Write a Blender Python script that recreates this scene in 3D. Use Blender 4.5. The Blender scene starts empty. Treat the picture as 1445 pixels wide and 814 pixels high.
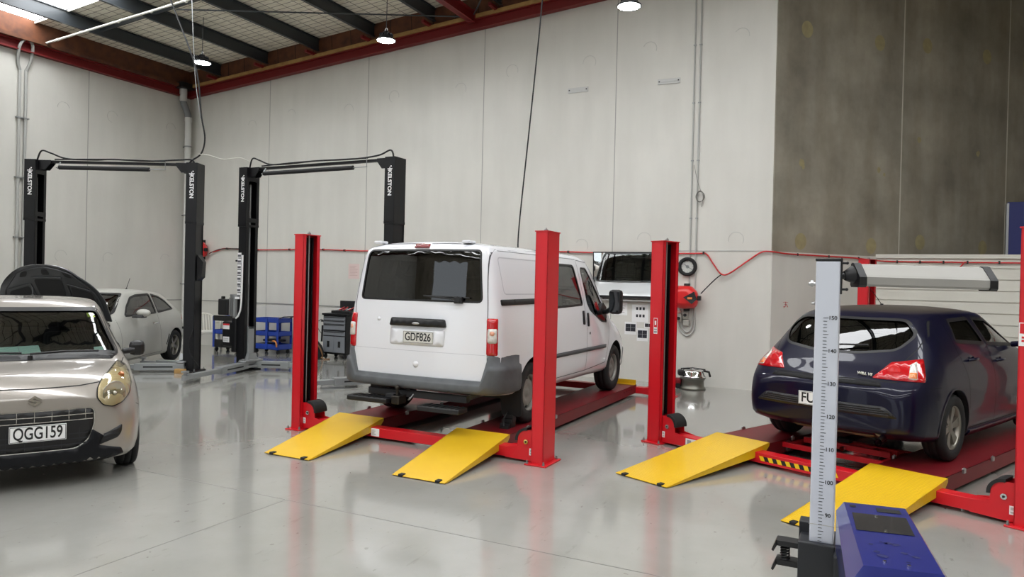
WORLD, LED, EXPO = 1.7, 90., -0.29
import bpy, bmesh, math, random
from mathutils import Vector, Matrix, geometry
from mathutils.bvhtree import BVHTree
random.seed(7)
PI = math.pi
SC = bpy.context.scene
COL = SC.collection
R = math.radians

# ---------------------------------------------------------------- materials
def srgb(r, g, b):
    f = lambda c: (c/255/12.92) if c/255 <= .04045 else ((c/255+.055)/1.055)**2.4
    return (f(r), f(g), f(b), 1)
MATS = {}
def mat(name, col, rough=.5, metal=0., coat=0., spec=.5, emit=None, estr=0., bump=None, noise=None, coat_rough=.05):
    """bump=(scale,strength); noise=(scale,amount,dark colour)"""
    if name in MATS: return MATS[name]
    m = bpy.data.materials.new(name); m.use_nodes = True
    nt = m.node_tree; n = nt.nodes; b = n['Principled BSDF']
    b.inputs['Base Color'].default_value = col
    b.inputs['Roughness'].default_value = rough
    b.inputs['Metallic'].default_value = metal
    b.inputs['Coat Weight'].default_value = coat
    b.inputs['Coat Roughness'].default_value = coat_rough
    b.inputs['Specular IOR Level'].default_value = spec
    if emit:
        b.inputs['Emission Color'].default_value = emit
        b.inputs['Emission Strength'].default_value = estr
    tc = n.new('ShaderNodeTexCoord')
    if noise:
        t = n.new('ShaderNodeTexNoise'); t.inputs['Scale'].default_value = noise[0]; t.inputs['Detail'].default_value = 6
        nt.links.new(tc.outputs['Object'], t.inputs['Vector'])
        r = n.new('ShaderNodeValToRGB'); r.color_ramp.elements[0].position = .35; r.color_ramp.elements[1].position = .7
        nt.links.new(t.outputs['Fac'], r.inputs['Fac'])
        mx = n.new('ShaderNodeMix'); mx.data_type = 'RGBA'
        mx.inputs['A'].default_value = col; mx.inputs['B'].default_value = noise[2]
        ml = n.new('ShaderNodeMath'); ml.operation = 'MULTIPLY'; ml.inputs[1].default_value = noise[1]
        nt.links.new(r.outputs['Color'], ml.inputs[0]); nt.links.new(ml.outputs[0], mx.inputs['Factor'])
        nt.links.new(mx.outputs['Result'], b.inputs['Base Color'])
    if bump:
        t2 = n.new('ShaderNodeTexNoise'); t2.inputs['Scale'].default_value = bump[0]; t2.inputs['Detail'].default_value = 4
        nt.links.new(tc.outputs['Object'], t2.inputs['Vector'])
        bp = n.new('ShaderNodeBump'); bp.inputs['Strength'].default_value = bump[1]; bp.inputs['Distance'].default_value = .01
        nt.links.new(t2.outputs['Fac'], bp.inputs['Height']); nt.links.new(bp.outputs['Normal'], b.inputs['Normal'])
    MATS[name] = m
    return m
def glass(name, tint, refl=.06, rough=.0):
    """thin glazing: tinted see-through plus fresnel reflection"""
    if name in MATS: return MATS[name]
    m = bpy.data.materials.new(name); m.use_nodes = True
    nt = m.node_tree; n = nt.nodes; n.remove(n['Principled BSDF']); out = n['Material Output']
    tr = n.new('ShaderNodeBsdfTransparent'); tr.inputs['Color'].default_value = tint
    gl = n.new('ShaderNodeBsdfGlossy'); gl.inputs['Roughness'].default_value = rough; gl.inputs['Color'].default_value = (1, 1, 1, 1)
    lw = n.new('ShaderNodeFresnel'); lw.inputs['IOR'].default_value = 1.5
    ad = n.new('ShaderNodeMath'); ad.operation = 'ADD'; ad.inputs[1].default_value = refl-.04
    nt.links.new(lw.outputs[0], ad.inputs[0])
    mx = n.new('ShaderNodeMixShader'); nt.links.new(ad.outputs[0], mx.inputs[0])
    nt.links.new(tr.outputs[0], mx.inputs[1]); nt.links.new(gl.outputs[0], mx.inputs[2]); nt.links.new(mx.outputs[0], out.inputs['Surface'])
    MATS[name] = m
    return m

M_BLACK = mat('black_plastic', srgb(22, 22, 24), .45)
M_RUB = mat('rubber', srgb(26, 26, 27), .75, bump=(60, .2))
M_DARK = mat('dark_void', srgb(12, 12, 13), .8)
M_INT = mat('cabin_trim', srgb(48, 48, 50), .8)
M_SEAT = mat('seat_cloth', srgb(52, 54, 58), .9)
M_STEEL = mat('bright_steel', srgb(190, 190, 190), .28, metal=1)
M_GALV = mat('galvanised', srgb(150, 152, 152), .45, metal=.8)
M_CHROME = mat('chrome', srgb(225, 225, 225), .08, metal=1)
M_RED = mat('lift_red', srgb(205, 14, 30), .42, coat=.25, coat_rough=.25)
M_REDD = mat('platform_red', srgb(118, 18, 28), .48, coat=.1, spec=.35, coat_rough=.25, noise=(3, .25, srgb(84, 22, 28)))
M_YEL = mat('ramp_yellow', srgb(218, 176, 30), .42, coat=.15, noise=(5, .25, srgb(205, 160, 20)))
M_YELT = mat('tape_yellow', srgb(240, 196, 10), .5)
M_BLKT = mat('tape_black', srgb(20, 20, 20), .5)
M_WHITE = mat('white_paper', srgb(235, 235, 235), .6)
M_BLKP = mat('lift_black', srgb(14, 14, 17), .42, spec=.35)
M_ARM = mat('arm_grey', srgb(150, 153, 154), .4, metal=.5)
M_HOSE = mat('red_pipe', srgb(200, 40, 42), .4)
M_BLUE = mat('cart_blue', srgb(28, 62, 160), .4, coat=.2)
M_LENS_R = mat('red_lens', srgb(186, 8, 20), .15, coat=1, emit=srgb(150, 5, 15), estr=.0)
M_LENS_C = mat('clear_lens', srgb(225, 222, 215), .12, coat=1, noise=(25, .5, srgb(150, 145, 140)))
M_LENS_O = mat('orange_lens', srgb(235, 140, 80), .15, coat=1)

# ---------------------------------------------------------------- mesh builder
class MB:
    def __init__(s): s.v = []; s.f = []; s.m = []; s.sm = []
    def add(s, vs, fs, mi=0, smooth=False):
        o = len(s.v); s.v += [tuple(v) for v in vs]
        for f in fs: s.f.append([i+o for i in f]); s.m.append(mi); s.sm.append(smooth)
        return s
    def box(s, a, b, mi=0, M=None, bev=0.):
        x0, y0, z0 = a; x1, y1, z1 = b
        if x0 > x1: x0, x1 = x1, x0
        if y0 > y1: y0, y1 = y1, y0
        if z0 > z1: z0, z1 = z1, z0
        if bev:
            bm = bmesh.new(); bmesh.ops.create_cube(bm, size=1)
            for v in bm.verts: v.co = Vector(((x0+x1)/2+v.co.x*(x1-x0), (y0+y1)/2+v.co.y*(y1-y0), (z0+z1)/2+v.co.z*(z1-z0)))
            bev = min(bev, .45*min(x1-x0, y1-y0, z1-z0))
            bmesh.ops.bevel(bm, geom=bm.edges[:], offset=bev, segments=2, profile=.5, affect='EDGES')
            vs = [v.co.copy() for v in bm.verts]; fs = [[v.index for v in f.verts] for f in bm.faces]; bm.free()
        else:
            vs = [Vector(p) for p in ((x0,y0,z0),(x1,y0,z0),(x1,y1,z0),(x0,y1,z0),(x0,y0,z1),(x1,y0,z1),(x1,y1,z1),(x0,y1,z1))]
            fs = [(0,3,2,1),(4,5,6,7),(0,1,5,4),(1,2,6,5),(2,3,7,6),(3,0,4,7)]
        if M: vs = [M @ v for v in vs]
        return s.add(vs, fs, mi)
    def cyl(s, p, q, r, n=20, mi=0, r2=None, caps=True):
        p = Vector(p); q = Vector(q); d = (q-p).normalized(); r2 = r if r2 is None else r2
        a = d.orthogonal().normalized(); b = d.cross(a)
        vs = []
        for c, rr in ((p, r), (q, r2)):
            for i in range(n):
                t = 2*PI*i/n; vs.append(c+(a*math.cos(t)+b*math.sin(t))*rr)
        s.add(vs, [(i, (i+1) % n, n+(i+1) % n, n+i) for i in range(n)], mi, True)
        if caps:
            s.add(vs[:n], [list(range(n))[::-1]], mi); s.add(vs[n:], [list(range(n))], mi)
        return s
    def tube(s, pts, r, n=8, mi=0, closed=False, caps=True):
        pts = [Vector(p) for p in pts]; N = len(pts); rings = []
        prev = None
        for i, p in enumerate(pts):
            if closed: d = pts[(i+1) % N]-pts[i-1]
            else: d = pts[min(i+1, N-1)]-pts[max(i-1, 0)]
            d.normalize()
            if prev is None: a = d.orthogonal().normalized()
            else:
                a = prev-d*prev.dot(d)
                a = a.normalized() if a.length > 1e-6 else d.orthogonal().normalized()
            prev = a; b = d.cross(a)
            rings.append([p+(a*math.cos(2*PI*k/n)+b*math.sin(2*PI*k/n))*r for k in range(n)])
        vs = [v for ring in rings for v in ring]; fs = []
        for i in range(N if closed else N-1):
            j = (i+1) % N
            for k in range(n): fs.append((i*n+k, i*n+(k+1) % n, j*n+(k+1) % n, j*n+k))
        s.add(vs, fs, mi, True)
        if not closed and caps: s.add(rings[0], [list(range(n))[::-1]], mi); s.add(rings[-1], [list(range(n))], mi)
        return s
    def lathe(s, prof, n=32, mi=0, M=None, smooth=True, closed=False):
        """prof [(r, z)] about local Z, M places it"""
        M = M or Matrix(); vs = []
        for r, z in prof:
            for k in range(n):
                t = 2*PI*k/n; vs.append(M @ Vector((r*math.cos(t), r*math.sin(t), z)))
        P = len(prof); fs = []
        for i in range(P if closed else P-1):
            j = (i+1) % P
            for k in range(n): fs.append((i*n+k, i*n+(k+1) % n, j*n+(k+1) % n, j*n+k))
        return s.add(vs, fs, mi, smooth)
    def prism(s, poly, h0, h1, axis='z', mi=0, M=None):
        """poly 2-D, extruded along axis from h0 to h1"""
        def P(a, b, h):
            return {'z': Vector((a, b, h)), 'y': Vector((a, h, b)), 'x': Vector((h, a, b))}[axis]
        n = len(poly); vs = [P(a, b, h0) for a, b in poly]+[P(a, b, h1) for a, b in poly]
        if M: vs = [M @ v for v in vs]
        fs = [list(range(n))[::-1], [n+i for i in range(n)]]+[(i, (i+1) % n, n+(i+1) % n, n+i) for i in range(n)]
        return s.add(vs, fs, mi)
    def sphere(s, c, r, n=14, mi=0, sc=(1, 1, 1)):
        c = Vector(c); vs = []; m = n//2
        for i in range(m+1):
            p = PI*i/m
            for k in range(n):
                t = 2*PI*k/n; vs.append(c+Vector((r*sc[0]*math.sin(p)*math.cos(t), r*sc[1]*math.sin(p)*math.sin(t), r*sc[2]*math.cos(p))))
        fs = [(i*n+k, (i+1)*n+k, (i+1)*n+(k+1) % n, i*n+(k+1) % n) for i in range(m) for k in range(n)]
        return s.add(vs, fs, mi, True)
    def grid(s, rows, mi=0, smooth=True, closeu=False):
        n = len(rows[0]); vs = [p for r in rows for p in r]; fs = []
        for i in range(len(rows)-1):
            for k in range(n if closeu else n-1):
                k2 = (k+1) % n; fs.append((i*n+k, i*n+k2, (i+1)*n+k2, (i+1)*n+k))
        return s.add(vs, fs, mi, smooth)
    def mesh(s, name):
        me = bpy.data.meshes.new(name); me.from_pydata(s.v, [], s.f)
        me.polygons.foreach_set('material_index', s.m); me.polygons.foreach_set('use_smooth', s.sm)
        bm = bmesh.new(); bm.from_mesh(me)
        bmesh.ops.remove_doubles(bm, verts=bm.verts, dist=1e-5) if False else None
        bmesh.ops.recalc_face_normals(bm, faces=bm.faces); bm.to_mesh(me); bm.free()
        return me
def link(name, me, mats, parent=None, M=None):
    o = bpy.data.objects.new(name, me); COL.objects.link(o)
    if mats is not None:
        for m in (mats if isinstance(mats, (list, tuple)) else [mats]): me.materials.append(m)
    if parent: o.parent = parent
    if M: o.matrix_local = M
    return o
def obj(name, mb, mats, parent=None, M=None, label=None):
    o = link(name, mb.mesh(name), mats, parent, M)
    if label: o['label'] = label
    return o
def tag(o, label, cat, group=None, kind=None):
    o['label'] = label; o['category'] = cat
    if group: o['group'] = group
    if kind: o['kind'] = kind
    return o
def thing(name, label, cat, loc=(0, 0, 0), rz=0., group=None):
    o = bpy.data.objects.new(name, None); COL.objects.link(o); o.empty_display_size = .1
    o.location = loc; o.rotation_euler = (0, 0, rz)
    return tag(o, label, cat, group)
def struct(name, mb, mats, label=None):
    o = obj(name, mb, mats); o['kind'] = 'structure'
    if label: o['label'] = label
    return o
def text_mesh(s, size, ext=.001, align='CENTER', bold=0.):
    cu = bpy.data.curves.new('t', 'FONT'); cu.body = s; cu.size = size; cu.extrude = ext; cu.align_x = align; cu.align_y = 'CENTER'; cu.offset = bold
    o = bpy.data.objects.new('t', cu); COL.objects.link(o)
    dg = bpy.context.evaluated_depsgraph_get(); me = bpy.data.meshes.new_from_object(o.evaluated_get(dg))
    bpy.data.objects.remove(o); bpy.data.curves.remove(cu)
    return me
def text(name, s, size, m, parent, M, ext=.001, bold=0., label=None, align='CENTER'):
    o = link(name, text_mesh(s, size, ext, align, bold), m, parent, M)
    if label: o['label'] = label
    return o
def frame_m(origin, right, up):
    """matrix whose X runs along right and Y along up"""
    r = Vector(right).normalized(); u = Vector(up); u = (u-r*u.dot(r)).normalized(); n = r.cross(u)
    M = Matrix((r, u, n)).transposed().to_4x4(); M.translation = Vector(origin)
    return M
def bez(p0, p1, p2, p3, n=12):
    p0, p1, p2, p3 = map(Vector, (p0, p1, p2, p3)); out = []
    for i in range(n+1):
        t = i/n; out.append(p0*(1-t)**3+p1*3*t*(1-t)**2+p2*3*t*t*(1-t)+p3*t**3)
    return out
def smooth_path(pts, n=8):
    pts = [Vector(p) for p in pts]; out = []
    for i in range(len(pts)-1):
        a = pts[max(i-1, 0)]; b = pts[i]; c = pts[i+1]; d = pts[min(i+2, len(pts)-1)]
        for k in range(n):
            t = k/n
            out.append(.5*((2*b)+(c-a)*t+(2*a-5*b+4*c-d)*t*t+(3*b-a-3*c+d)*t**3))
    out.append(pts[-1]); return out
def round_poly(poly, r, n=4):
    out = []; N = len(poly)
    for i in range(N):
        p = Vector(poly[i]); a = Vector(poly[i-1]); b = Vector(poly[(i+1) % N])
        rr = r[i] if isinstance(r, (list, tuple)) else r
        da = (a-p); db = (b-p); l = min(rr, .45*da.length, .45*db.length)
        if l < 1e-4: out.append((p.x, p.y)); continue
        s = p+da.normalized()*l; e = p+db.normalized()*l
        for k in range(n+1):
            t = k/n; q = s*(1-t)**2+p*2*t*(1-t)+e*t*t; out.append((q.x, q.y))
    return out
def apply_mods(o):
    dg = bpy.context.evaluated_depsgraph_get(); me = bpy.data.meshes.new_from_object(o.evaluated_get(dg), preserve_all_data_layers=True, depsgraph=dg)
    o.modifiers.clear(); old = o.data; o.data = me
    return o
def boolean(o, cutter_me, op='DIFFERENCE', cmats=None):
    c = bpy.data.objects.new('cut', cutter_me); COL.objects.link(c)
    if cmats: 
        for m in cmats: cutter_me.materials.append(m)
    md = o.modifiers.new('b', 'BOOLEAN'); md.operation = op; md.solver = 'EXACT'; md.object = c
    try: md.material_mode = 'TRANSFER'
    except Exception: pass
    apply_mods(o); bpy.data.objects.remove(c)

# ---------------------------------------------------------------- car body tools
def pchip(xs, ys):
    n = len(xs); h = [xs[i+1]-xs[i] for i in range(n-1)]; d = [(ys[i+1]-ys[i])/h[i] for i in range(n-1)]
    m = [0.]*n; m[0] = d[0]; m[-1] = d[-1]
    for i in range(1, n-1):
        if d[i-1]*d[i] <= 0: m[i] = 0
        else:
            w1 = 2*h[i]+h[i-1]; w2 = h[i]+2*h[i-1]; m[i] = (w1+w2)/(w1/d[i-1]+w2/d[i])
    def f(x):
        if x <= xs[0]: return ys[0]
        if x >= xs[-1]: return ys[-1]
        i = 0
        while x > xs[i+1]: i += 1
        t = (x-xs[i])/h[i]
        return (2*t**3-3*t*t+1)*ys[i]+(t**3-2*t*t+t)*h[i]*m[i]+(-2*t**3+3*t*t)*ys[i+1]+(t**3-t*t)*h[i]*m[i+1]
    return f
class Car:
    """rows: (x, top z, rail y, rail z, belt y, belt z, max y, max z, sill y, sill z, bottom z); x runs from tail to nose"""
    def __init__(s, rows, warp=None, nx=40, extra=()):
        cols = list(zip(*rows)); xs = cols[0]; F = [pchip(xs, c) for c in cols[1:]]; s.F = F; s.warp = warp
        L = xs[-1]
        st = sorted(set([round(xs[0]+(L-xs[0])*i/nx, 4) for i in range(nx+1)]+[r[0] for r in rows]+list(extra)))
        keep = [st[0]]
        for x in st[1:]:
            if x-keep[-1] > .025 or x in xs: keep.append(x)
        rings = []
        for x in keep:
            T, ry, rz, by, bz, my, mz, sy, sz, bo = [f(x) for f in F]
            half = [(0, T), (ry*.4, T-.04*(T-rz)), (ry*.78, T-.3*(T-rz)), (ry*.95, T-.68*(T-rz)), (ry, rz),
                    (ry+(by-ry)*.36, rz+(bz-rz)*.33), (ry+(by-ry)*.72, rz+(bz-rz)*.68), (by, bz), ((by+my)/2+.006, (bz+mz)/2), (my, mz), ((my+sy)/2+.01, (mz+sz)/2), (sy, sz), (sy-.05, bo), (0, bo)]
            ring = [(y, z) for y, z in half]+[(-y, z) for y, z in half[-2:0:-1]]
            rings.append([Vector((x, y, z)) for y, z in ring])
        def cap(ring, sgn):
            c = sum(ring, Vector())/len(ring); out = []
            for k in (.93, .75, .5, .25): out.append([Vector((p.x, c.y+(p.y-c.y)*k, c.z+(p.z-c.z)*k)) for p in ring])
            return out, c
        a, ca = cap(rings[0], -1); b, cb = cap(rings[-1], 1)
        rings = a[::-1]+rings+b
        n = len(rings[0]); vs = [p for r in rings for p in r]; fs = []
        for i in range(len(rings)-1):
            for k in range(n): fs.append((i*n+k, i*n+(k+1) % n, (i+1)*n+(k+1) % n, (i+1)*n+k))
        vs += [ca, cb]; ia = len(vs)-2; ib = ia+1; o = (len(rings)-1)*n
        for k in range(n): fs.append((ia, (k+1) % n, k)); fs.append((ib, o+k, o+(k+1) % n))
        if warp: vs = [Vector(warp(*p)) for p in vs]
        me = bpy.data.meshes.new('body'); me.from_pydata([tuple(v) for v in vs], [], fs)
        bm = bmesh.new(); bm.from_mesh(me); bmesh.ops.recalc_face_normals(bm, faces=bm.faces); bm.to_mesh(me); bm.free()
        o = bpy.data.objects.new('body', me); COL.objects.link(o)
        md = o.modifiers.new('s', 'SUBSURF'); md.levels = 1; md.render_levels = 1
        apply_mods(o)
        s.o = o; me = o.data
        for p in me.polygons: p.use_smooth = True
        s.bvh = BVHTree.FromPolygons([v.co.copy() for v in me.vertices], [tuple(p.vertices) for p in me.polygons])
        s.v0 = [v.co.copy() for v in me.vertices]; s.n0 = [v.normal.copy() for v in me.vertices]
        s.f0 = [tuple(p.vertices) for p in me.polygons]; s.L = L
    def nrm(s, p):
        loc, n, i, d = s.bvh.find_nearest(p)
        vi = s.f0[i]; ws = []; 
        for k in vi: ws.append(1/((s.v0[k]-p).length_squared+1e-5))
        W = sum(ws); nn = Vector()
        for k, w in zip(vi, ws): nn += s.n0[k]*(w/W)
        return nn.normalized(), n
    def finish(s, name, paint, parent, cuts, cabin=None, inner=None):
        """cuts: list of (mesh, materials); cabin: box ((x0,y0,z0),(x1,y1,z1)) hollowed to 5 cm skins"""
        o = s.o; o.name = name; o.data.materials.append(paint)
        if cabin:
            x0, x1, fz = cabin; t = .05; rings = []; N = 26
            for i in range(N+1):
                x = x0+(x1-x0)*i/N
                T, ry, rz, by, bz, my, mz, sy, sz, bo = [f(x) for f in s.F]
                T -= t; rz -= t; ry -= t; by -= t; my -= t; sy -= t
                f_ = lambda z: max(z, fz+.02)
                half = [(0, T), (ry*.4, T-.04*(T-rz)), (ry*.78, T-.3*(T-rz)), (ry*.95, T-.68*(T-rz)), (ry, rz),
                    (ry+(by-ry)*.36, f_(rz+(bz-rz)*.33)), (ry+(by-ry)*.72, f_(rz+(bz-rz)*.68)), (by, f_(bz)), ((by+my)/2+.006, f_((bz+mz)/2)), (my, f_(mz)), (my-.02, fz), (0, fz)]
                zz = [(y, max(z, fz)) for y, z in half]
                ring = zz+[(-y, z) for y, z in zz[-2:0:-1]]
                rings.append([Vector((x, y, z)) for y, z in ring])
            n = len(rings[0]); vs = [p for r in rings for p in r]
            if s.warp: vs = [Vector(s.warp(*p)) for p in vs]
            fs = [(i*n+k, i*n+(k+1) % n, (i+1)*n+(k+1) % n, (i+1)*n+k) for i in range(N) for k in range(n)]+[list(range(n))[::-1], [N*n+k for k in range(n)]]
            cm = bpy.data.meshes.new('cab'); cm.from_pydata([tuple(v) for v in vs], [], fs)
            bm = bmesh.new(); bm.from_mesh(cm); bmesh.ops.remove_doubles(bm, verts=bm.verts, dist=1e-4); bmesh.ops.recalc_face_normals(bm, faces=bm.faces); bm.to_mesh(cm); bm.free()
            boolean(o, cm, 'DIFFERENCE', [M_INT])
        for me, ms in cuts: boolean(o, me, 'DIFFERENCE', ms)
        me = o.data; me.name = name
        me.update()
        skip = {i for i, m in enumerate(me.materials) if m != paint}
        nl = [None]*len(me.loops)
        for p in me.polygons:
            p.use_smooth = True
            for li in p.loop_indices:
                co = me.vertices[me.loops[li].vertex_index].co
                if p.material_index in skip: nl[li] = p.normal.copy(); continue
                n, fn = s.nrm(co)
                nl[li] = n if n.dot(p.normal) > .75 else p.normal.copy()
        me.normals_split_custom_set(nl); o.parent = parent
        return o
    # ---- drawing on the skin.  frame: view 'rear','front','left','right','top' or plan angle in degrees
    def frame(s, view):
        if view == 'rear': return Vector((1, 0, 0)), (lambda a, b: Vector((-2, a, b)))
        if view == 'front': return Vector((-1, 0, 0)), (lambda a, b: Vector((s.L+2, a, b)))
        if view == 'left': return Vector((0, -1, 0)), (lambda a, b: Vector((a, 3, b)))
        if view == 'right': return Vector((0, 1, 0)), (lambda a, b: Vector((a, -3, b)))
        if view == 'top': return Vector((0, 0, -1)), (lambda a, b: Vector((a, b, 4)))
        # view = (px, py, deg): looks along plan direction deg, a measured along the perpendicular from (px,py)
        px, py, dg = view; d = Vector((math.cos(R(dg)), math.sin(R(dg)), 0)); t = Vector((-d.y, d.x, 0))
        return d, (lambda a, b: Vector((px, py, 0))-d*3+t*a+Vector((0, 0, b)))
    def hit(s, view, a, b):
        d, f = s.frame(view); o = f(a, b); loc, n, i, dist = s.bvh.ray_cast(o, d)
        if loc is None:
            best = None
            for k in range(1, 120):
                q = o+d*(k*.05); l2, n2, i2, d2 = s.bvh.find_nearest(q)
                if best is None or d2 < best[1]: best = (l2, d2)
            loc = best[0]
        nn, _ = s.nrm(loc)
        return loc, nn
    def decal(s, poly, view, off=.003, th=.0, step=.05, mi=0, mb=None, bulge=0.):
        """sheet cut to poly and laid on the skin; th>0 gives it a thickness inwards"""
        mb = mb or MB(); P = [Vector(p) for p in poly]; B = []
        for i in range(len(P)):
            a, b = P[i], P[(i+1) % len(P)]; n = max(1, int((b-a).length/step+.5))
            for k in range(n): B.append(a.lerp(b, k/n))
        nb = len(B); xs = [p.x for p in B]; ys = [p.y for p in B]; pts = list(B)
        def inside(q):
            c = False; j = nb-1
            for i in range(nb):
                if (B[i].y > q.y) != (B[j].y > q.y) and q.x < (B[j].x-B[i].x)*(q.y-B[i].y)/(B[j].y-B[i].y)+B[i].x: c = not c
                j = i
            return c
        def bd(q): return min((q-b).length for b in B)
        x = min(xs)+step/2; row = 0
        while x < max(xs):
            y = min(ys)+step/2*(1+row % 2)
            while y < max(ys):
                q = Vector((x, y))
                if inside(q) and bd(q) > step*.45: pts.append(q)
                y += step
            x += step*.87; row += 1
        vo, eo, fo, *_ = geometry.delaunay_2d_cdt(pts, [], [list(range(nb))], 1, 1e-6)
        d, _f = s.frame(view)
        top = []; 
        for q in vo:
            loc, n = s.hit(view, q.x, q.y)
            w = min(1., bd(q)/.05) if bulge else 0
            top.append(loc+n*(off+bulge*w))
        o = len(mb.v); mb.v += [tuple(p) for p in top]
        for f in fo: mb.f.append([i+o for i in f]); mb.m.append(mi); mb.sm.append(True)
        if th:
            k0 = len(mb.v); bot = []
            for q in vo:
                loc, n = s.hit(view, q.x, q.y); bot.append(loc+n*(off-th))
            mb.v += [tuple(p) for p in bot]
            for f in fo: mb.f.append([i+k0 for i in f][::-1]); mb.m.append(mi); mb.sm.append(True)
            cnt = {}
            for f in fo:
                for i in range(len(f)):
                    e = (f[i], f[(i+1) % len(f)]); cnt[e] = 1
            for (a, b) in cnt:
                if (b, a) not in cnt:
                    mb.f.append([b+o, a+o, a+k0, b+k0]); mb.m.append(mi); mb.sm.append(False)
        return mb
    def line(s, pts, view, w=.006, off=.0012, mi=0, mb=None, closed=False, step=.04):
        mb = mb or MB(); P = [Vector(p) for p in pts]; B = []
        if closed: P.append(P[0])
        for i in range(len(P)-1):
            n = max(1, int((P[i+1]-P[i]).length/step+.5))
            for k in range(n): B.append(P[i].lerp(P[i+1], k/n))
        B.append(P[-1]); L = []; Rr = []
        for i, q in enumerate(B):
            a = B[max(i-1, 0)] if not closed else B[i-1 if i else -2]; b = B[min(i+1, len(B)-1)] if not closed else B[i+1 if i+1 < len(B) else 1]
            d = (b-a); d = d.normalized() if d.length > 1e-9 else Vector((1, 0)); t = Vector((-d.y, d.x))*w/2
            for lst, sg in ((L, 1), (Rr, -1)):
                loc, n = s.hit(view, q.x+t.x*sg, q.y+t.y*sg); lst.append(loc+n*off)
        mb.grid([L, Rr], mi=mi); return mb
def prism_me(polys, h0, h1, axis, mi=0):
    mb = MB()
    for p in polys: mb.prism(p, h0, h1, axis)
    return mb.mesh('cut')
def wheel(parent, x, y, rad, w, side, style, name='wheel', rimcol=None):
    """side +1 = outer face towards +y"""
    root = MB(); rr = rad*(.60 if style == 'steel' else .66)
    M = Matrix.Translation((x, y, rad)) @ Matrix.Rotation(-PI/2*side, 4, 'X')   # local z -> outwards
    h = w/2
    prof = [(rr, -h*.8), (rr+.01, -h*.95), (rad*.86, -h), (rad*.95, -h*.9), (rad, -h*.68), (rad, -h*.36), (rad-.008, -h*.34), (rad-.008, -h*.28), (rad, -h*.26),
            (rad, h*.26), (rad-.008, h*.28), (rad-.008, h*.34), (rad, h*.36), (rad, h*.68), (rad*.95, h*.9), (rad*.86, h), (rr+.01, h*.95), (rr, h*.8)]
    root.lathe(prof, 48, M=M)
    t = obj('wheel', root, M_RUB, parent)
    rim = MB(); m = rimcol or mat('alloy_rim', srgb(150, 146, 136), .35, metal=.7)
    rim.lathe([(rr, -h*.8), (rr*.93, -h*.6), (rr*.90, h*.3), (rr*.95, h*.72), (rr*1.0, h*.84), (rr*.985, h*.6), (rr*.92, h*.2), (rr*.92, -h*.5)], 40, M=M)
    if style == 'steel':
        rim.lathe([(.001, h*.62), (.035, h*.62), (.045, h*.45), (.075, h*.42), (.085, h*.52), (rr*.62, h*.60), (rr*.72, h*.5)], 40, M=M)
        for k in range(10):
            a0 = 2*PI*k/10; n = 4; V = []
            for r, z in ((rr*.70, h*.5), (rr*.93, h*.30)):
                for q in range(n): a = a0+2*PI/10*.56*(q/(n-1)-.5); V.append(M @ Vector((r*math.cos(a), r*math.sin(a), z)))
            rim.add(V, [(q, q+1, n+q+1, n+q) for q in range(n-1)], 0, True)
    else:
        ns = 6 if style == 'six' else 5
        rim.lathe([(.001, h*.66), (.045, h*.66), (.058, h*.55), (.06, h*.2)], 24, M=M)
        for k in range(ns):
            a = 2*PI*k/ns+.2; c, s_ = math.cos(a), math.sin(a)
            P = []
            for (r, wd, z) in ((.045, .024, .60), (rr*.5, .030, .62), (rr*.94, .044, .66)):
                for sg in (1, -1):
                    for zz in (h*z, h*z-.03): P.append(M @ Vector((r*c-sg*wd*s_, r*s_+sg*wd*c, zz)))
            rim.add(P, [(0, 2, 6, 4), (4, 6, 10, 8), (0, 4, 5, 1), (4, 8, 9, 5), (2, 3, 7, 6), (6, 7, 11, 10), (1, 5, 7, 3), (5, 9, 11, 7)])
    obj('rim', rim, m, t)
    bk = MB(); bk.lathe([(.001, -h*.1), (rr*.91, -h*.1)], 32, M=M)
    bk.lathe([(.001, -.0), (rr*.62, -.0), (rr*.62, -h*.1)], 32, M=M)
    obj('brake_disc', bk, mat('brake_dark', srgb(40, 38, 36), .6, metal=.5), t)
    return t
# ================================================================ THE ROOM (X along the back wall, Y towards it)
XL, YB, XR, YF = -15.31, 12.5, 9.0, -9.5
CONC0 = Vector((-1.37, YB, 0)); CD = Vector((.652, .758, 0)).normalized(); CN = Vector((CD.y, -CD.x, 0))
def roofz(x): return 6.13+.0727*(x-XL)

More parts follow.
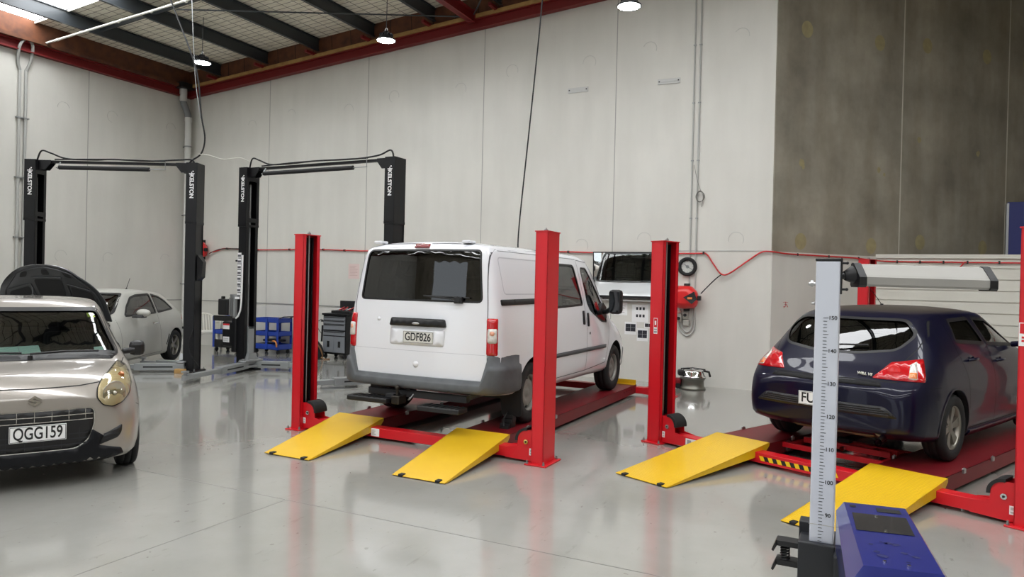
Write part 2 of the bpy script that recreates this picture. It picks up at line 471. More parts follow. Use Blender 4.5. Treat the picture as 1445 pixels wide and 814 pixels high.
def wall_paint(name, col, dirt):
    m = bpy.data.materials.new(name); m.use_nodes = True; nt = m.node_tree; n = nt.nodes; b = n['Principled BSDF']
    tc = n.new('ShaderNodeTexCoord'); mp = n.new('ShaderNodeMapping'); mp.inputs['Scale'].default_value = (1, 1, .18)
    nt.links.new(tc.outputs['Object'], mp.inputs['Vector'])
    t = n.new('ShaderNodeTexNoise'); t.inputs['Scale'].default_value = 3.5; t.inputs['Detail'].default_value = 7; nt.links.new(mp.outputs[0], t.inputs['Vector'])
    t2 = n.new('ShaderNodeTexNoise'); t2.inputs['Scale'].default_value = .9; t2.inputs['Detail'].default_value = 5; nt.links.new(tc.outputs['Object'], t2.inputs['Vector'])
    ml = n.new('ShaderNodeMath'); ml.operation = 'MULTIPLY'; nt.links.new(t.outputs['Fac'], ml.inputs[0]); nt.links.new(t2.outputs['Fac'], ml.inputs[1])
    r = n.new('ShaderNodeValToRGB'); r.color_ramp.elements[0].position = .12; r.color_ramp.elements[1].position = .42
    r.color_ramp.elements[0].color = dirt; r.color_ramp.elements[1].color = col
    nt.links.new(ml.outputs[0], r.inputs['Fac']); nt.links.new(r.outputs['Color'], b.inputs['Base Color'])
    b.inputs['Roughness'].default_value = .55
    t3 = n.new('ShaderNodeTexNoise'); t3.inputs['Scale'].default_value = 14; nt.links.new(tc.outputs['Object'], t3.inputs['Vector'])
    bp = n.new('ShaderNodeBump'); bp.inputs['Strength'].default_value = .12; bp.inputs['Distance'].default_value = .01
    nt.links.new(t3.outputs['Fac'], bp.inputs['Height']); nt.links.new(bp.outputs['Normal'], b.inputs['Normal'])
    return m
M_WALL = wall_paint('painted_precast', srgb(216, 214, 207), srgb(206, 204, 197))
M_WALLJ = mat('wall_joint', srgb(158, 157, 153), .7)
M_PATCH = mat('patch_ring', srgb(186, 185, 181), .7)
def concrete():
    m = bpy.data.materials.new('raw_concrete'); m.use_nodes = True; nt = m.node_tree; n = nt.nodes; b = n['Principled BSDF']
    tc = n.new('ShaderNodeTexCoord')
    t = n.new('ShaderNodeTexNoise'); t.inputs['Scale'].default_value = .9; t.inputs['Detail'].default_value = 10; t.inputs['Roughness'].default_value = .62
    nt.links.new(tc.outputs['Object'], t.inputs['Vector'])
    r = n.new('ShaderNodeValToRGB'); r.color_ramp.elements[0].position = .32; r.color_ramp.elements[1].position = .68
    r.color_ramp.elements[0].color = srgb(130, 124, 112); r.color_ramp.elements[1].color = srgb(168, 161, 146)
    nt.links.new(t.outputs['Fac'], r.inputs['Fac'])
    mp = n.new('ShaderNodeMapping'); mp.inputs['Scale'].default_value = (2.5, 2.5, .5); nt.links.new(tc.outputs['Object'], mp.inputs['Vector'])
    t2 = n.new('ShaderNodeTexNoise'); t2.inputs['Scale'].default_value = 1.2; t2.inputs['Detail'].default_value = 8; nt.links.new(mp.outputs[0], t2.inputs['Vector'])
    r2 = n.new('ShaderNodeValToRGB'); r2.color_ramp.elements[0].position = .3; r2.color_ramp.elements[0].color = srgb(232, 229, 225); r2.color_ramp.elements[1].position = .6; r2.color_ramp.elements[1].color = (1, 1, 1, 1)
    nt.links.new(t2.outputs['Fac'], r2.inputs['Fac'])
    mx = n.new('ShaderNodeMix'); mx.data_type = 'RGBA'; mx.blend_type = 'MULTIPLY'; mx.inputs['Factor'].default_value = 1
    nt.links.new(r.outputs['Color'], mx.inputs['A']); nt.links.new(r2.outputs['Color'], mx.inputs['B']); nt.links.new(mx.outputs['Result'], b.inputs['Base Color'])
    b.inputs['Roughness'].default_value = .8
    return m
M_CONC = concrete()
M_CONCP = mat('concrete_patch', srgb(166, 154, 116), .8, noise=(9, .5, srgb(130, 120, 94)))
M_CONCJ = mat('concrete_joint', srgb(196, 191, 178), .8)
def floor_mat():
    m = bpy.data.materials.new('epoxy_floor'); m.use_nodes = True; nt = m.node_tree; n = nt.nodes; b = n['Principled BSDF']
    tc = n.new('ShaderNodeTexCoord')
    t = n.new('ShaderNodeTexNoise'); t.inputs['Scale'].default_value = .55; t.inputs['Detail'].default_value = 8; t.inputs['Roughness'].default_value = .6
    nt.links.new(tc.outputs['Object'], t.inputs['Vector'])
    r = n.new('ShaderNodeValToRGB'); r.color_ramp.elements[0].position = .35; r.color_ramp.elements[1].position = .66
    r.color_ramp.elements[0].color = srgb(143, 142, 135); r.color_ramp.elements[1].color = srgb(160, 159, 154)
    nt.links.new(t.outputs['Fac'], r.inputs['Fac'])
    # scuffs and tyre marks
    mp = n.new('ShaderNodeMapping'); mp.inputs['Scale'].default_value = (5, 1.1, 1); mp.inputs['Rotation'].default_value = (0, 0, .9); nt.links.new(tc.outputs['Object'], mp.inputs['Vector'])
    s1 = n.new('ShaderNodeTexNoise'); s1.inputs['Scale'].default_value = 2.2; s1.inputs['Detail'].default_value = 9; s1.inputs['Roughness'].default_value = .7; nt.links.new(mp.outputs[0], s1.inputs['Vector'])
    sr = n.new('ShaderNodeValToRGB'); sr.color_ramp.elements[0].position = .60; sr.color_ramp.elements[0].color = (0, 0, 0, 1); sr.color_ramp.elements[1].position = .74
    nt.links.new(s1.outputs['Fac'], sr.inputs['Fac'])
    sp = n.new('ShaderNodeTexNoise'); sp.inputs['Scale'].default_value = 16; sp.inputs['Detail'].default_value = 4; nt.links.new(tc.outputs['Object'], sp.inputs['Vector'])
    spr = n.new('ShaderNodeValToRGB'); spr.color_ramp.elements[0].position = .69; spr.color_ramp.elements[0].color = (0, 0, 0, 1); spr.color_ramp.elements[1].position = .72
    nt.links.new(sp.outputs['Fac'], spr.inputs['Fac'])
    mxm = n.new('ShaderNodeMath'); mxm.operation = 'MAXIMUM'; nt.links.new(sr.outputs['Color'], mxm.inputs[0]); nt.links.new(spr.outputs['Color'], mxm.inputs[1])
    ml = n.new('ShaderNodeMath'); ml.operation = 'MULTIPLY'; ml.inputs[1].default_value = .42; nt.links.new(mxm.outputs[0], ml.inputs[0])
    mx = n.new('ShaderNodeMix'); mx.data_type = 'RGBA'; mx.inputs['B'].default_value = srgb(96, 90, 80)
    nt.links.new(ml.outputs[0], mx.inputs['Factor']); nt.links.new(r.outputs['Color'], mx.inputs['A']); nt.links.new(mx.outputs['Result'], b.inputs['Base Color'])
    rr = n.new('ShaderNodeMapRange'); rr.inputs['To Min'].default_value = .09; rr.inputs['To Max'].default_value = .22
    nt.links.new(t.outputs['Fac'], rr.inputs['Value']); nt.links.new(rr.outputs[0], b.inputs['Roughness'])
    b.inputs['Coat Weight'].default_value = .7; b.inputs['Coat Roughness'].default_value = .07
    t3 = n.new('ShaderNodeTexNoise'); t3.inputs['Scale'].default_value = 5; t3.inputs['Detail'].default_value = 2; nt.links.new(tc.outputs['Object'], t3.inputs['Vector'])
    bp = n.new('ShaderNodeBump'); bp.inputs['Strength'].default_value = .05; bp.inputs['Distance'].default_value = .01
    nt.links.new(t3.outputs['Fac'], bp.inputs['Height']); nt.links.new(bp.outputs['Normal'], b.inputs['Normal']); nt.links.new(bp.outputs['Normal'], b.inputs['Coat Normal'])
    return m
M_FLOOR = floor_mat()

# floor
fl = MB(); fl.box((XL-.3, YF-.3, -.2), (XR+.5, 25.5, 0))
struct('floor', fl, [M_FLOOR])
jl = MB()
for a, b in (((-6.6, 3.0), (-1.0, 5.9)),):
    pass
fj = MB(); jm = mat('floor_joint', srgb(118, 117, 112), .5)
fj.box((XL, 4.15, 0), (XR, 4.156, .0012)); fj.box((-3.95, YF, 0), (-3.944, 4.15, .0012))
fj.box((-9.6, 4.156, 0), (-9.594, YB, .0012))
struct('trim_1', fj, jm)

def circle(c, r, ax, ay, n=24): return [Vector(c)+Vector(ax)*r*math.cos(2*PI*k/n)+Vector(ay)*r*math.sin(2*PI*k/n) for k in range(n)]
def arc_tube(mb, c, r, a0, a1, ax, w, mi, n=16):
    mb.tube([Vector(c)+Vector(ax)*r*math.cos(a0+(a1-a0)*k/n)+Vector((0, 0, 1))*r*math.sin(a0+(a1-a0)*k/n) for k in range(n+1)], w, 5, mi)

# back wall, white precast panels
w = MB(); w.box((XL-.3, YB, 0), (-1.37, YB+.2, 9.2))
for x in (-12.62, -9.76, -6.9, -4.15): w.box((x-.007, YB-.003, 0), (x+.007, YB+.01, 8.6), 1)
w.box((XL, YB-.012, 1.09), (-5.6, YB+.01, 1.115), 1)
w.box((-3.3, YB-.008, 2.33), (-1.37, YB+.01, 2.345), 2)
for x, z in [(-3.54, 5.94), (-1.96, 5.97), (-3.56, 2.54), (-1.97, 2.53), (-4.68, 5.83), (-4.75, 2.43), (-6.28, 5.85), (-7.44, 5.61), (-9.08, 5.62), (-10.29, 5.44), (-11.96, 5.47), (-13.18, 5.32)]:
    arc_tube(w, (x, YB, z), .125, -.6+random.random()*.6, 2.4+random.random()*2, (1, 0, 0), .004, 2)
struct('wall_back', w, [M_WALL, M_WALLJ, M_PATCH])
# left wall
w = MB(); w.box((XL-.2, YF, 0), (XL, YB, 7.2))
for y in (9.88, 7.1, 4.3, 1.5, -1.3, -4.1): w.box((XL-.01, y-.007, 0), (XL+.003, y+.007, 6.3), 1)
w.box((XL-.01, 7.1, 1.09), (XL+.012, YB, 1.115), 1)
for y, z in [(9.34, 5.2), (10.44, 5.25), (9.34, 2.06), (10.4, 2.06), (11.86, 2.09), (11.95, 5.3)]:
    arc_tube(w, (XL, y, z), .125, random.random()*1, 3+random.random()*2, (0, 1, 0), .004, 2)
struct('wall_left', w, [M_WALL, M_WALLJ, M_PATCH])
# unpainted wall that runs off behind the back wall line
MC = Matrix((CD, -CN, (0, 0, 1))).transposed().to_4x4(); MC.translation = CONC0   # local x along, local y away from the room
w = MB(); w.box((-.02, 0, 2.33), (16.2, .2, 10.5), 0, MC); w.box((-.02, 0, 0), (16.2, .2, 2.33), 1, MC)
for t in (2.92, 5.85, 8.78, 11.7, 14.6): w.box((t-.012, -.004, 2.33), (t+.012, .01, 10.4), 2, MC)
for t, z in [(.61, 6.09), (2.31, 6.12), (3.52, 6.25), (5.18, 6.29), (.58, 2.52), (2.22, 2.51), (3.46, 2.63), (5.2, 2.6), (6.4, 6.3), (8.1, 6.3)]:
    vs = [MC @ Vector((t+.125*math.cos(2*PI*k/28), -.006, z+.14*math.sin(2*PI*k/28))) for k in range(28)]
    w.add(vs, [list(range(28))], 3)
for t, z, r in [(.56, 3.84, .06), (.60, 3.78, .035), (2.36, 3.87, .045), (3.37, 4.5, .05), (5.0, 4.4, .05), (2.5, 3.8, .03)]:
    vs = [MC @ Vector((t+r*(.8+.4*random.random())*math.cos(2*PI*k/9), -.005, z+r*1.2*(.8+.4*random.random())*math.sin(2*PI*k/9))) for k in range(9)]
    w.add(vs, [list(range(9))], 3)
struct('wall_back_concrete', w, [M_CONC, M_WALL, M_CONCJ, M_CONCP])
# low lapboard-clad wall in front of it
w = MB(); w.box((.12, 14.32, 0), (9, 14.5, 2.36))
z = .05
while z < 2.2:
    y0, y1 = 14.30, 14.318
    w.add([(.12, y0, z), (9, y0, z), (9, y1, z+.185), (.12, y1, z+.185), (.12, 14.32, z), (9, 14.32, z)], [(0, 1, 2, 3), (0, 4, 5, 1)]); z += .19
w.box((.10, 14.28, 2.30), (9, 14.5, 2.37))
struct('wall_back_low', w, [mat('cream_cladding', srgb(214, 212, 202), .5, noise=(2, .3, srgb(200, 197, 186)))])
# closing walls behind the photographer, with open vehicle doors
w = MB(); w.box((XR, YF, 0), (XR+.2, 25.2, 9.8)); struct('wall_right', w, [M_CONC])
w = MB(); DO = [(-13.2, -9.8), (-6.4, -3.0), (1.2, 4.4)]; x = XL-.3
for a, b in DO: w.box((x, YF-.2, 0), (a, YF, 8.8)); w.box((a, YF-.2, 4.2), (b, YF, 8.8)); x = b
w.box((x, YF-.2, 0), (XR+.3, YF, 8.8)); struct('wall_front', w, [M_CONC])

# ---------------------------------------------------------------- roof
def foil():
    m = bpy.data.materials.new('netted_foil'); m.use_nodes = True; nt = m.node_tree; n = nt.nodes; b = n['Principled BSDF']
    tc = n.new('ShaderNodeTexCoord'); br = n.new('ShaderNodeTexBrick'); nt.links.new(tc.outputs['Object'], br.inputs['Vector'])
    br.offset = 0; br.inputs['Scale'].default_value = 1; br.inputs['Mortar Size'].default_value = .008; br.inputs['Brick Width'].default_value = .30; br.inputs['Row Height'].default_value = .15
    br.inputs['Color1'].default_value = srgb(236, 231, 214); br.inputs['Color2'].default_value = srgb(242, 237, 222); br.inputs['Mortar'].default_value = srgb(112, 100, 84)
    t = n.new('ShaderNodeTexNoise'); t.inputs['Scale'].default_value = 7; t.inputs['Detail'].default_value = 5; nt.links.new(tc.outputs['Object'], t.inputs['Vector'])
    mx = n.new('ShaderNodeMix'); mx.data_type = 'RGBA'; mx.blend_type = 'MULTIPLY'; mx.inputs['Factor'].default_value = .5
    nt.links.new(br.outputs['Color'], mx.inputs['A']); nt.links.new(t.outputs['Color'], mx.inputs['B']) if False else None
    r = n.new('ShaderNodeValToRGB'); r.color_ramp.elements[0].position = .35; r.color_ramp.elements[0].color = (.74, .72, .66, 1); r.color_ramp.elements[1].position = .6
    nt.links.new(t.outputs['Fac'], r.inputs['Fac']); nt.links.new(r.outputs['Color'], mx.inputs['B'])
    nt.links.new(mx.outputs['Result'], b.inputs['Base Color']); b.inputs['Roughness'].default_value = .5
    bp = n.new('ShaderNodeBump'); bp.inputs['Strength'].default_value = .7; bp.inputs['Distance'].default_value = .05
    nt.links.new(t.outputs['Fac'], bp.inputs['Height']); nt.links.new(bp.outputs['Normal'], b.inputs['Normal'])
    return m
M_FOIL = foil()
M_PUR = mat('purlin_paint', srgb(52, 57, 61), .42, metal=.2, coat=.2)
M_RAFT = mat('rafter_red', srgb(120, 24, 25), .5)
M_TIM = mat('old_timber', srgb(104, 60, 34), .75, noise=(5, .8, srgb(60, 34, 22)))
M_TIML = mat('batten_timber', srgb(176, 140, 84), .75, noise=(6, .6, srgb(130, 92, 52)))
M_SKY = mat('translucent_sheet', srgb(240, 240, 240), .5, emit=(.96, .98, 1, 1), estr=16.0)
SLOPE = math.atan(.0727)
def RM(h): # matrix for roof-parallel things: local x up the slope from the left wall
    M = Matrix.Rotation(-SLOPE, 4, 'Y'); M.translation = (XL, 0, 6.13+h); return M
SKY = [(7.74, 8.66), (2.9, 3.82), (-2.2, -1.28), (-7.2, -6.28)]
rf = MB(); y = YF; Lr = 24.6
for a, b in SKY: pass
ys = [YF-.2]+[v for s_ in sorted(SKY) for v in s_]+[25.5]
for i in range(0, len(ys)-1, 2): rf.box((-.4, ys[i], .64), (Lr, ys[i+1], .70), 0, RM(0))
struct('ceiling', rf, [M_FOIL])
for a, b in SKY:
    s_ = MB()
    nseg = 60
    vs = []
    for k in range(7): pass
    s_.box((.12, a, .66), (Lr-.3, b, .69), 0, RM(0))
    rows = [[RM(0) @ Vector((x_, y_, .655)) for y_ in (a, b)] for x_ in (.12, Lr-.3)]
    struct('ceiling_skylight', s_, [M_SKY], 'long translucent roof sheet letting daylight in between the purlins')
    fr = MB()
    for yy in (a-.02, b): fr.box((.12, yy, .60), (Lr-.3, yy+.02, .66), 0, RM(0))
    struct('trim_2', fr, [mat('foil_edge', srgb(205, 200, 190), .6)])
# purlins: rolled sections with lips
PX = [-14.15+1.53*k for k in range(15)]
GR = 'dark roof purlins'
def purlin_mesh():
    p = MB()
    prof = [(-.035, 0), (.035, 0), (.035, .02), (.006, .02), (.006, .25), (.04, .25), (.04, .268), (-.04, .268), (-.04, .25), (-.006, .25), (-.006, .02), (-.035, .02)]
    p.prism(prof, YF, YB-.02, 'y'); return p.mesh('purlin')
pm = purlin_mesh(); pm.materials.append(M_PUR)
for k, x in enumerate(PX):
    o = bpy.data.objects.new('roof_purlin', pm); COL.objects.link(o); o.location = (x, 0, roofz(x)+.36); o['kind'] = 'structure'
# purlin bridging
bd = MB()
for k in range(len(PX)-1):
    for y in (9.35, 4.6, 0):
        bd.box((PX[k]-XL+.04, y, .45), (PX[k+1]-XL-.04, y+.05, .53), 0, RM(0))
        bd.box((PX[k]-XL+.0, y-.06, .42), (PX[k]-XL+.04, y+.11, .58), 0, RM(0)); 
struct('roof_bridging', bd, [M_PUR])
# red beams on top of both walls, timber above
b_ = MB()
xb = lambda x: x-XL
b_.box((-.1, YB-.16, 0), (14.1, YB-.02, .02), 0, RM(0)); b_.box((-.1, YB-.10, 0), (14.1, YB-.08, .2), 0, RM(0)); b_.box((-.1, YB-.16, .18), (14.1, YB-.02, .2), 0, RM(0))
for x in PX[:9]:
    b_.box((xb(x)-.06, YB-.45, .25), (xb(x)+.0, YB-.05, .31), 0, RM(0))
struct('roof_beam_back', b_, [M_RAFT])
b_ = MB(); b_.box((XL, YF, 6.13), (XL+.13, YB, 6.15)); b_.box((XL+.02, YF, 6.13), (XL+.05, YB, 6.33)); b_.box((XL, YF, 6.31), (XL+.13, YB, 6.33))
struct('roof_beam_left', b_, [M_RAFT])
t_ = MB(); t_.box((-.1, YB-.11, .2), (14.1, YB-.02, .66), 0, RM(0)); t_.box((-.1, YB-.2, .2), (14.1, YB-.11, .27), 1, RM(0))
for k in range(26): t_.box((.4+k*.53, YB-.114, .27), (.41+k*.53, YB-.10, .66), 2, RM(0))
t_.box((XL+.02, YF, 6.33), (XL+.1, YB, 6.85), 0); t_.box((XL+.1, YF, 6.33), (XL+.2, YB, 6.40), 0)
struct('roof_timber', t_, [M_TIM, M_TIML, M_DARK])
# red strut below the purlins
s_ = MB(); x = -7.1; z = roofz(x)+.12
s_.box((x-.07, 2, z), (x+.07, YB-.2, z+.02)); s_.box((x-.01, 2, z), (x+.01, YB-.2, z+.22)); s_.box((x-.07, 2, z+.2), (x+.07, YB-.2, z+.22)); s_.box((x-.08, YB-.24, z-.02), (x+.08, YB-.2, z+.24))
struct('roof_strut', s_, [M_RAFT])
# diagonal roof brace rods
r_ = MB(); 
r_.tube([(-11.7, 9.2, roofz(-11.7)+.30), (-7.2, YB-.3, roofz(-7.2)+.22)], .014, 6); r_.tube([(-7.0, YB-.3, roofz(-7)+.22), (-4.2, 9, roofz(-4.2)+.30)], .014, 6)
struct('roof_brace_rod', r_, [M_PUR])
# downpipe in the corner
d_ = thing('downpipe', 'white plastic downpipe in the far left corner of the workshop', 'pipe', (-15.13, 12.3, 0))
m_pvc = mat('white_pvc', srgb(206, 206, 202), .4)
m = MB(); m.cyl((0, 0, 0), (0, 0, 5.55), .075); m.cyl((0, 0, 5.5), (0, 0, 5.62), .088)
obj('pipe', m, m_pvc, d_)
m = MB(); m.tube([(0, 0, 5.58), (0, -.02, 5.7), (-.05, -.10, 5.95), (-.05, -.12, 6.05)], .078, 16)
obj('elbow', m, mat('grey_pvc', srgb(120, 122, 124), .5), d_)
m = MB(); m.cyl((-.05, -.12, 6.0), (-.05, -.12, 6.32), .088); obj('upper_pipe', m, m_pvc, d_)
m = MB(); m.box((-.24, -.3, 6.3), (.12, .1, 6.44), bev=.02); obj('outlet_box', m, M_BLACK, d_)
for z in (1.5, 3.2, 4.9):
    m = MB(); m.lathe([(.082, z-.015), (.09, z-.015), (.09, z+.015), (.082, z+.015)], 20); m.box((-.17, -.012, z-.012), (-.08, .012, z+.012)); obj('bracket', m, M_GALV, d_)
# ================================================================ FOUR-POST LIFTS
def checker_plate():
    m = bpy.data.materials.new('checker_plate_yellow'); m.use_nodes = True; nt = m.node_tree; n = nt.nodes; b = n['Principled BSDF']
    b.inputs['Base Color'].default_value = srgb(226, 182, 16); b.inputs['Roughness'].default_value = .4; b.inputs['Coat Weight'].default_value = .2
    tc = n.new('ShaderNodeTexCoord')
    def w(rot):
        mp = n.new('ShaderNodeMapping'); mp.inputs['Rotation'].default_value = (0, 0, rot); mp.inputs['Scale'].default_value = (22, 60, 1)
        nt.links.new(tc.outputs['Object'], mp.inputs['Vector']); v = n.new('ShaderNodeTexVoronoi'); v.inputs['Scale'].default_value = 1; v.inputs['Randomness'].default_value = 0
        nt.links.new(mp.outputs[0], v.inputs['Vector']); r = n.new('ShaderNodeValToRGB'); r.color_ramp.elements[0].position = .2; r.color_ramp.elements[0].color = (1, 1, 1, 1); r.color_ramp.elements[1].position = .38; r.color_ramp.elements[1].color = (0, 0, 0, 1)
        nt.links.new(v.outputs['Distance'], r.inputs['Fac']); return r
    a = w(.785); c = w(-.785); mx = n.new('ShaderNodeMath'); mx.operation = 'MAXIMUM'; nt.links.new(a.outputs['Color'], mx.inputs[0]); nt.links.new(c.outputs['Color'], mx.inputs[1])
    bp = n.new('ShaderNodeBump'); bp.inputs['Strength'].default_value = .9; bp.inputs['Distance'].default_value = .004
    nt.links.new(mx.outputs[0], bp.inputs['Height']); nt.links.new(bp.outputs['Normal'], b.inputs['Normal']); return m
M_CHK = checker_plate()

def four_post(loc, rz, W, pw, pd, Lr, runs, ramps, label, checker, H=2.19, RL=4.45):
    """local: u across (x), v along (y); front-left post's outer front corner at the origin"""
    t = thing('four_post_lift', label, 'vehicle lift', loc, rz, 'red four-post lifts')
    zt = .165
    # posts: C channels that open towards each other
    for (px, sg) in ((0, 1), (W-pw, -1)):
        for py, back in ((0, 0), (Lr, 1)):
            m = MB(); x0, x1 = px, px+pw; k = .008
            y0, y1 = py, py+pd
            m.box((x0, y0, 0), (x1, y0+k, H)); m.box((x0, y1-k, 0), (x1, y1, H))
            wx = x0 if sg > 0 else x1-k; m.box((wx, y0, 0), (wx+k, y1, H))
            ix = x1-k if sg > 0 else x0
            m.box((ix, y0, 0), (ix+k, y0+.045, H)); m.box((ix, y1-.045, 0), (ix+k, y1, H))
            m.box((x0-.008, y0-.008, H), (x1+.008, y1+.008, H+.01))
            p = obj('post', m, M_RED, t)
            m = MB(); m.box((x0-.05, y0-.045, 0), (x1+.03 if sg > 0 else x1+.05, y1+.05, .014), bev=.004); obj('base_plate', m, M_RED, p)
            for bx, by in ((x0-.03, y0-.02), (x0-.03, y1+.02), (x1+.015, y0-.022), (x1+.015, y1+.02)):
                m = MB(); m.cyl((bx, by, .014), (bx, by, .045), .008, 10); m.cyl((bx, by, .014), (bx, by, .026), .014, 6); obj('anchor_bolt', m, M_GALV, p)
            m = MB(); cx = (x0+x1)/2+sg*.02
            m.cyl((cx, (y0+y1)/2, .05), (cx, (y0+y1)/2, H+.045), .009, 10); obj('cable', m, M_STEEL, p)
            m = MB(); m.cyl((cx, (y0+y1)/2, H+.01), (cx, (y0+y1)/2, H+.03), .02, 6); obj('cable_nut', m, M_GALV, p)
            m = MB(); m.box((cx-.012+sg*.0, y0+.05, .02), (cx+.012, y0+.085, H-.02)); m.box((x0+.014, y0+.014, .02), (x0+.03 if sg > 0 else x1-.014, y1-.014, H-.02)) if sg > 0 else None
            m.box((cx-.02, y1-.08, .3), (cx+.0, y1-.06, H-.02)); obj('lock_ladder', m, M_BLKP, p)
    # crossbars with their end housings
    for py, back in ((0.0, 0), (Lr, 1)):
        m = MB(); yc = py+pd/2; x0, x1 = pw*.35, W-pw*.35
        m.box((x0, yc-.07, .03), (x1, yc+.07, .128), bev=.004)
        c = obj('crossbar', m, M_RED, t)
        for sg, xe in ((1, pw), (-1, W-pw)):
            m = MB(); poly = [(0, .02), (.30, .03), (.30, .128), (.17, .15), (.165, .22)]+[(.075+.09*math.cos(a), .22+.09*math.sin(a)) for a in [k*PI/12 for k in range(1, 7)]]+[(0, .31)]
            P = [(xe+sg*a, b) for a, b in poly]
            if sg < 0: P = P[::-1]
            m.prism(P, yc-.085, yc-.079, 'y'); m.prism(P, yc+.079, yc+.085, 'y'); m.box((xe+sg*.02, yc-.08, .035), (xe+sg*.26, yc+.08, .05))
            h = obj('end_housing', m, M_RED, c)
            m = MB(); m.lathe([(.105, -.05), (.118, -.05), (.118, .05), (.105, .05)], 30, M=Matrix.Translation((xe+sg*.088, yc, .20)) @ Matrix.Rotation(PI/2, 4, 'X'), closed=True)
            m2 = MB(); 
            arc = [(xe+sg*(.075+.115*math.cos(a)), .215+.115*math.sin(a)) for a in [(-.1+k*1.75/12) for k in range(13)]]; arc2 = [(xe+sg*(.075+.09*math.cos(a)), .215+.09*math.sin(a)) for a in [(-.1+k*1.75/12) for k in range(12, -1, -1)]]
            m2.prism(arc+arc2, yc-.095, yc+.095, 'y'); obj('pulley_guard', m2, M_RUB, c)
            m = MB(); m.cyl((xe+sg*.075, yc-.1, .20), (xe+sg*.075, yc+.1, .20), .022, 20); m.cyl((xe+sg*.075, yc-.104, .20), (xe+sg*.075, yc+.104, .20), .009, 12, 1)
            obj('pulley_pin', m, [M_CHROME, M_BLACK], c)
            m = MB(); m.box((xe+sg*.005, yc-.087, .075), (xe+sg*.04, yc-.0855, .14)); m.box((xe+sg*.012, yc-.0876, .085), (xe+sg*.032, yc-.087, .098), 1); m.box((xe+sg*.012, yc-.0876, .108), (xe+sg*.032, yc-.087, .130), 1)
            obj('warning_sticker', m, [M_WHITE, M_PATCH], c)
        if back == 0:
            if checker:
                m = MB(); a0, a1 = runs[0][1]+.09, runs[1][0]-.18; n = 17; d = (a1-a0)/n
                for k in range(n):
                    q0, q1 = a0+k*d, a0+(k+1)*d; s_ = .02
                    m.add([(q0, yc-.0712, .055), (q1, yc-.0712, .055), (q1-s_, yc-.0712, .098), (q0-s_, yc-.0712, .098)], [(0, 1, 2, 3)], k % 2)
                obj('hazard_tape', m, [M_YELT, M_BLKT], c)
                m = MB(); m.box((.46, yc-.0715, .04), (.62, yc-.0705, .115)); m.box((.48, yc-.072, .05), (.53, yc-.0716, .1), 1); obj('load_label', m, [M_WHITE, mat('label_grey', srgb(190, 190, 195), .5)], c)
            else:
                m = MB(); m.box((runs[0][1]+.07, yc-.0715, .04), (runs[0][1]+.175, yc-.0705, .122)); x_ = runs[0][1]+.07
                for k in range(6): m.box((x_+.012, yc-.0719, .052+k*.010), (x_+.04+.05*random.random(), yc-.0716, .055+k*.010), 1)
                obj('load_label', m, [M_WHITE, mat('label_grey', srgb(150, 150, 155), .5)], c)
    # runways
    for i, (a, b) in enumerate(runs):
        m = MB(); y0, y1 = .33, .33+RL
        m.box((a, y0, zt-.006), (b, y1, zt)); m.box((a, y0, .035), (a+.006, y1, zt)); m.box((b-.006, y0, .035), (b, y1, zt)); m.box((a, y0, .05), (b, y0+.006, zt)); m.box((a, y1-.006, .05), (b, y1, zt))
        m.box((a+.006, y0, .035), (a+.05, y1, .041)); m.box((b-.05, y0, .035), (b-.006, y1, .041))
        for x in ((a+.006), (b-.012)): pass
        r = obj('runway', m, M_REDD, t)
        for yy in (.45, .9+.3):
            for x in (a-.012, b+.012):
                m = MB(); m.box((x-.01, y0+yy, zt-.02), (x+.01, y0+yy+.05, zt+.022), bev=.003); m.cyl((x, y0+yy+.025, zt+.022), (x, y0+yy+.025, zt+.03), .006, 8); obj('lug', m, M_STEEL, r)
        m = MB()
        for q in range(4): m.cyl((b-.001 if i else a+.001, y1-.25-.12*q, zt-.05), (b+.0015 if i else a-.0015, y1-.25-.12*q, zt-.05), .009, 10)
        obj('pin_hole', m, M_DARK, r)
        m = MB(); m.box((a+.04, y1-.03, zt), (b-.0, y1-.022, zt+.075), bev=.003); m.box((a+.04, y1-.1, zt), (b, y1-.022, zt+.008)); obj('wheel_stop', m, M_YEL, t)
    # jacking tray rails between the runways
    if checker:
        a, b = runs[0][1], runs[1][0]
        m = MB(); m.box((a-.02, .62, .10), (b+.0, .66, .15), bev=.003); m.box((a-.02, 1.25, .10), (b+.02, 1.29, .15), bev=.003); m.box((a+.02, .64, .11), (a+.08, 1.27, .14)); m.box((b-.08, .64, .11), (b-.02, 1.27, .14))
        j = obj('jacking_beam', m, M_RED, t)
        m = MB(); m.box((a+.10, .86, .135), (a+.95, .90, .19), bev=.003); m.box((a+.10, 1.02, .135), (a+.95, 1.06, .19), bev=.003); m.box((a+.05, .8, .06), (a+.85, .84, .10), bev=.003)
        m.box((a+.30, .90, .14), (a+.36, 1.02, .18)); m.box((a+.75, .90, .14), (a+.81, 1.02, .18)); obj('jack_arm', m, M_RED, j)
        m = MB(); m.cyl((a+.52, .85, .155), (a+.52, .80, .155), .022, 16); obj('jack_wheel', m, M_CHROME, j)
        m = MB(); m.box((a+.40, .92, .19), (a+.54, 1.0, .235), bev=.008); obj('jack_pad', m, M_RUB, j)
        m = MB(); m.cyl((a+.0, .70, .10), (a+.16, .72, .11), .008, 10); m.box((a+.0, .69, .05), (a+.025, .74, .15)); obj('lock_pin', m, [M_STEEL], j)
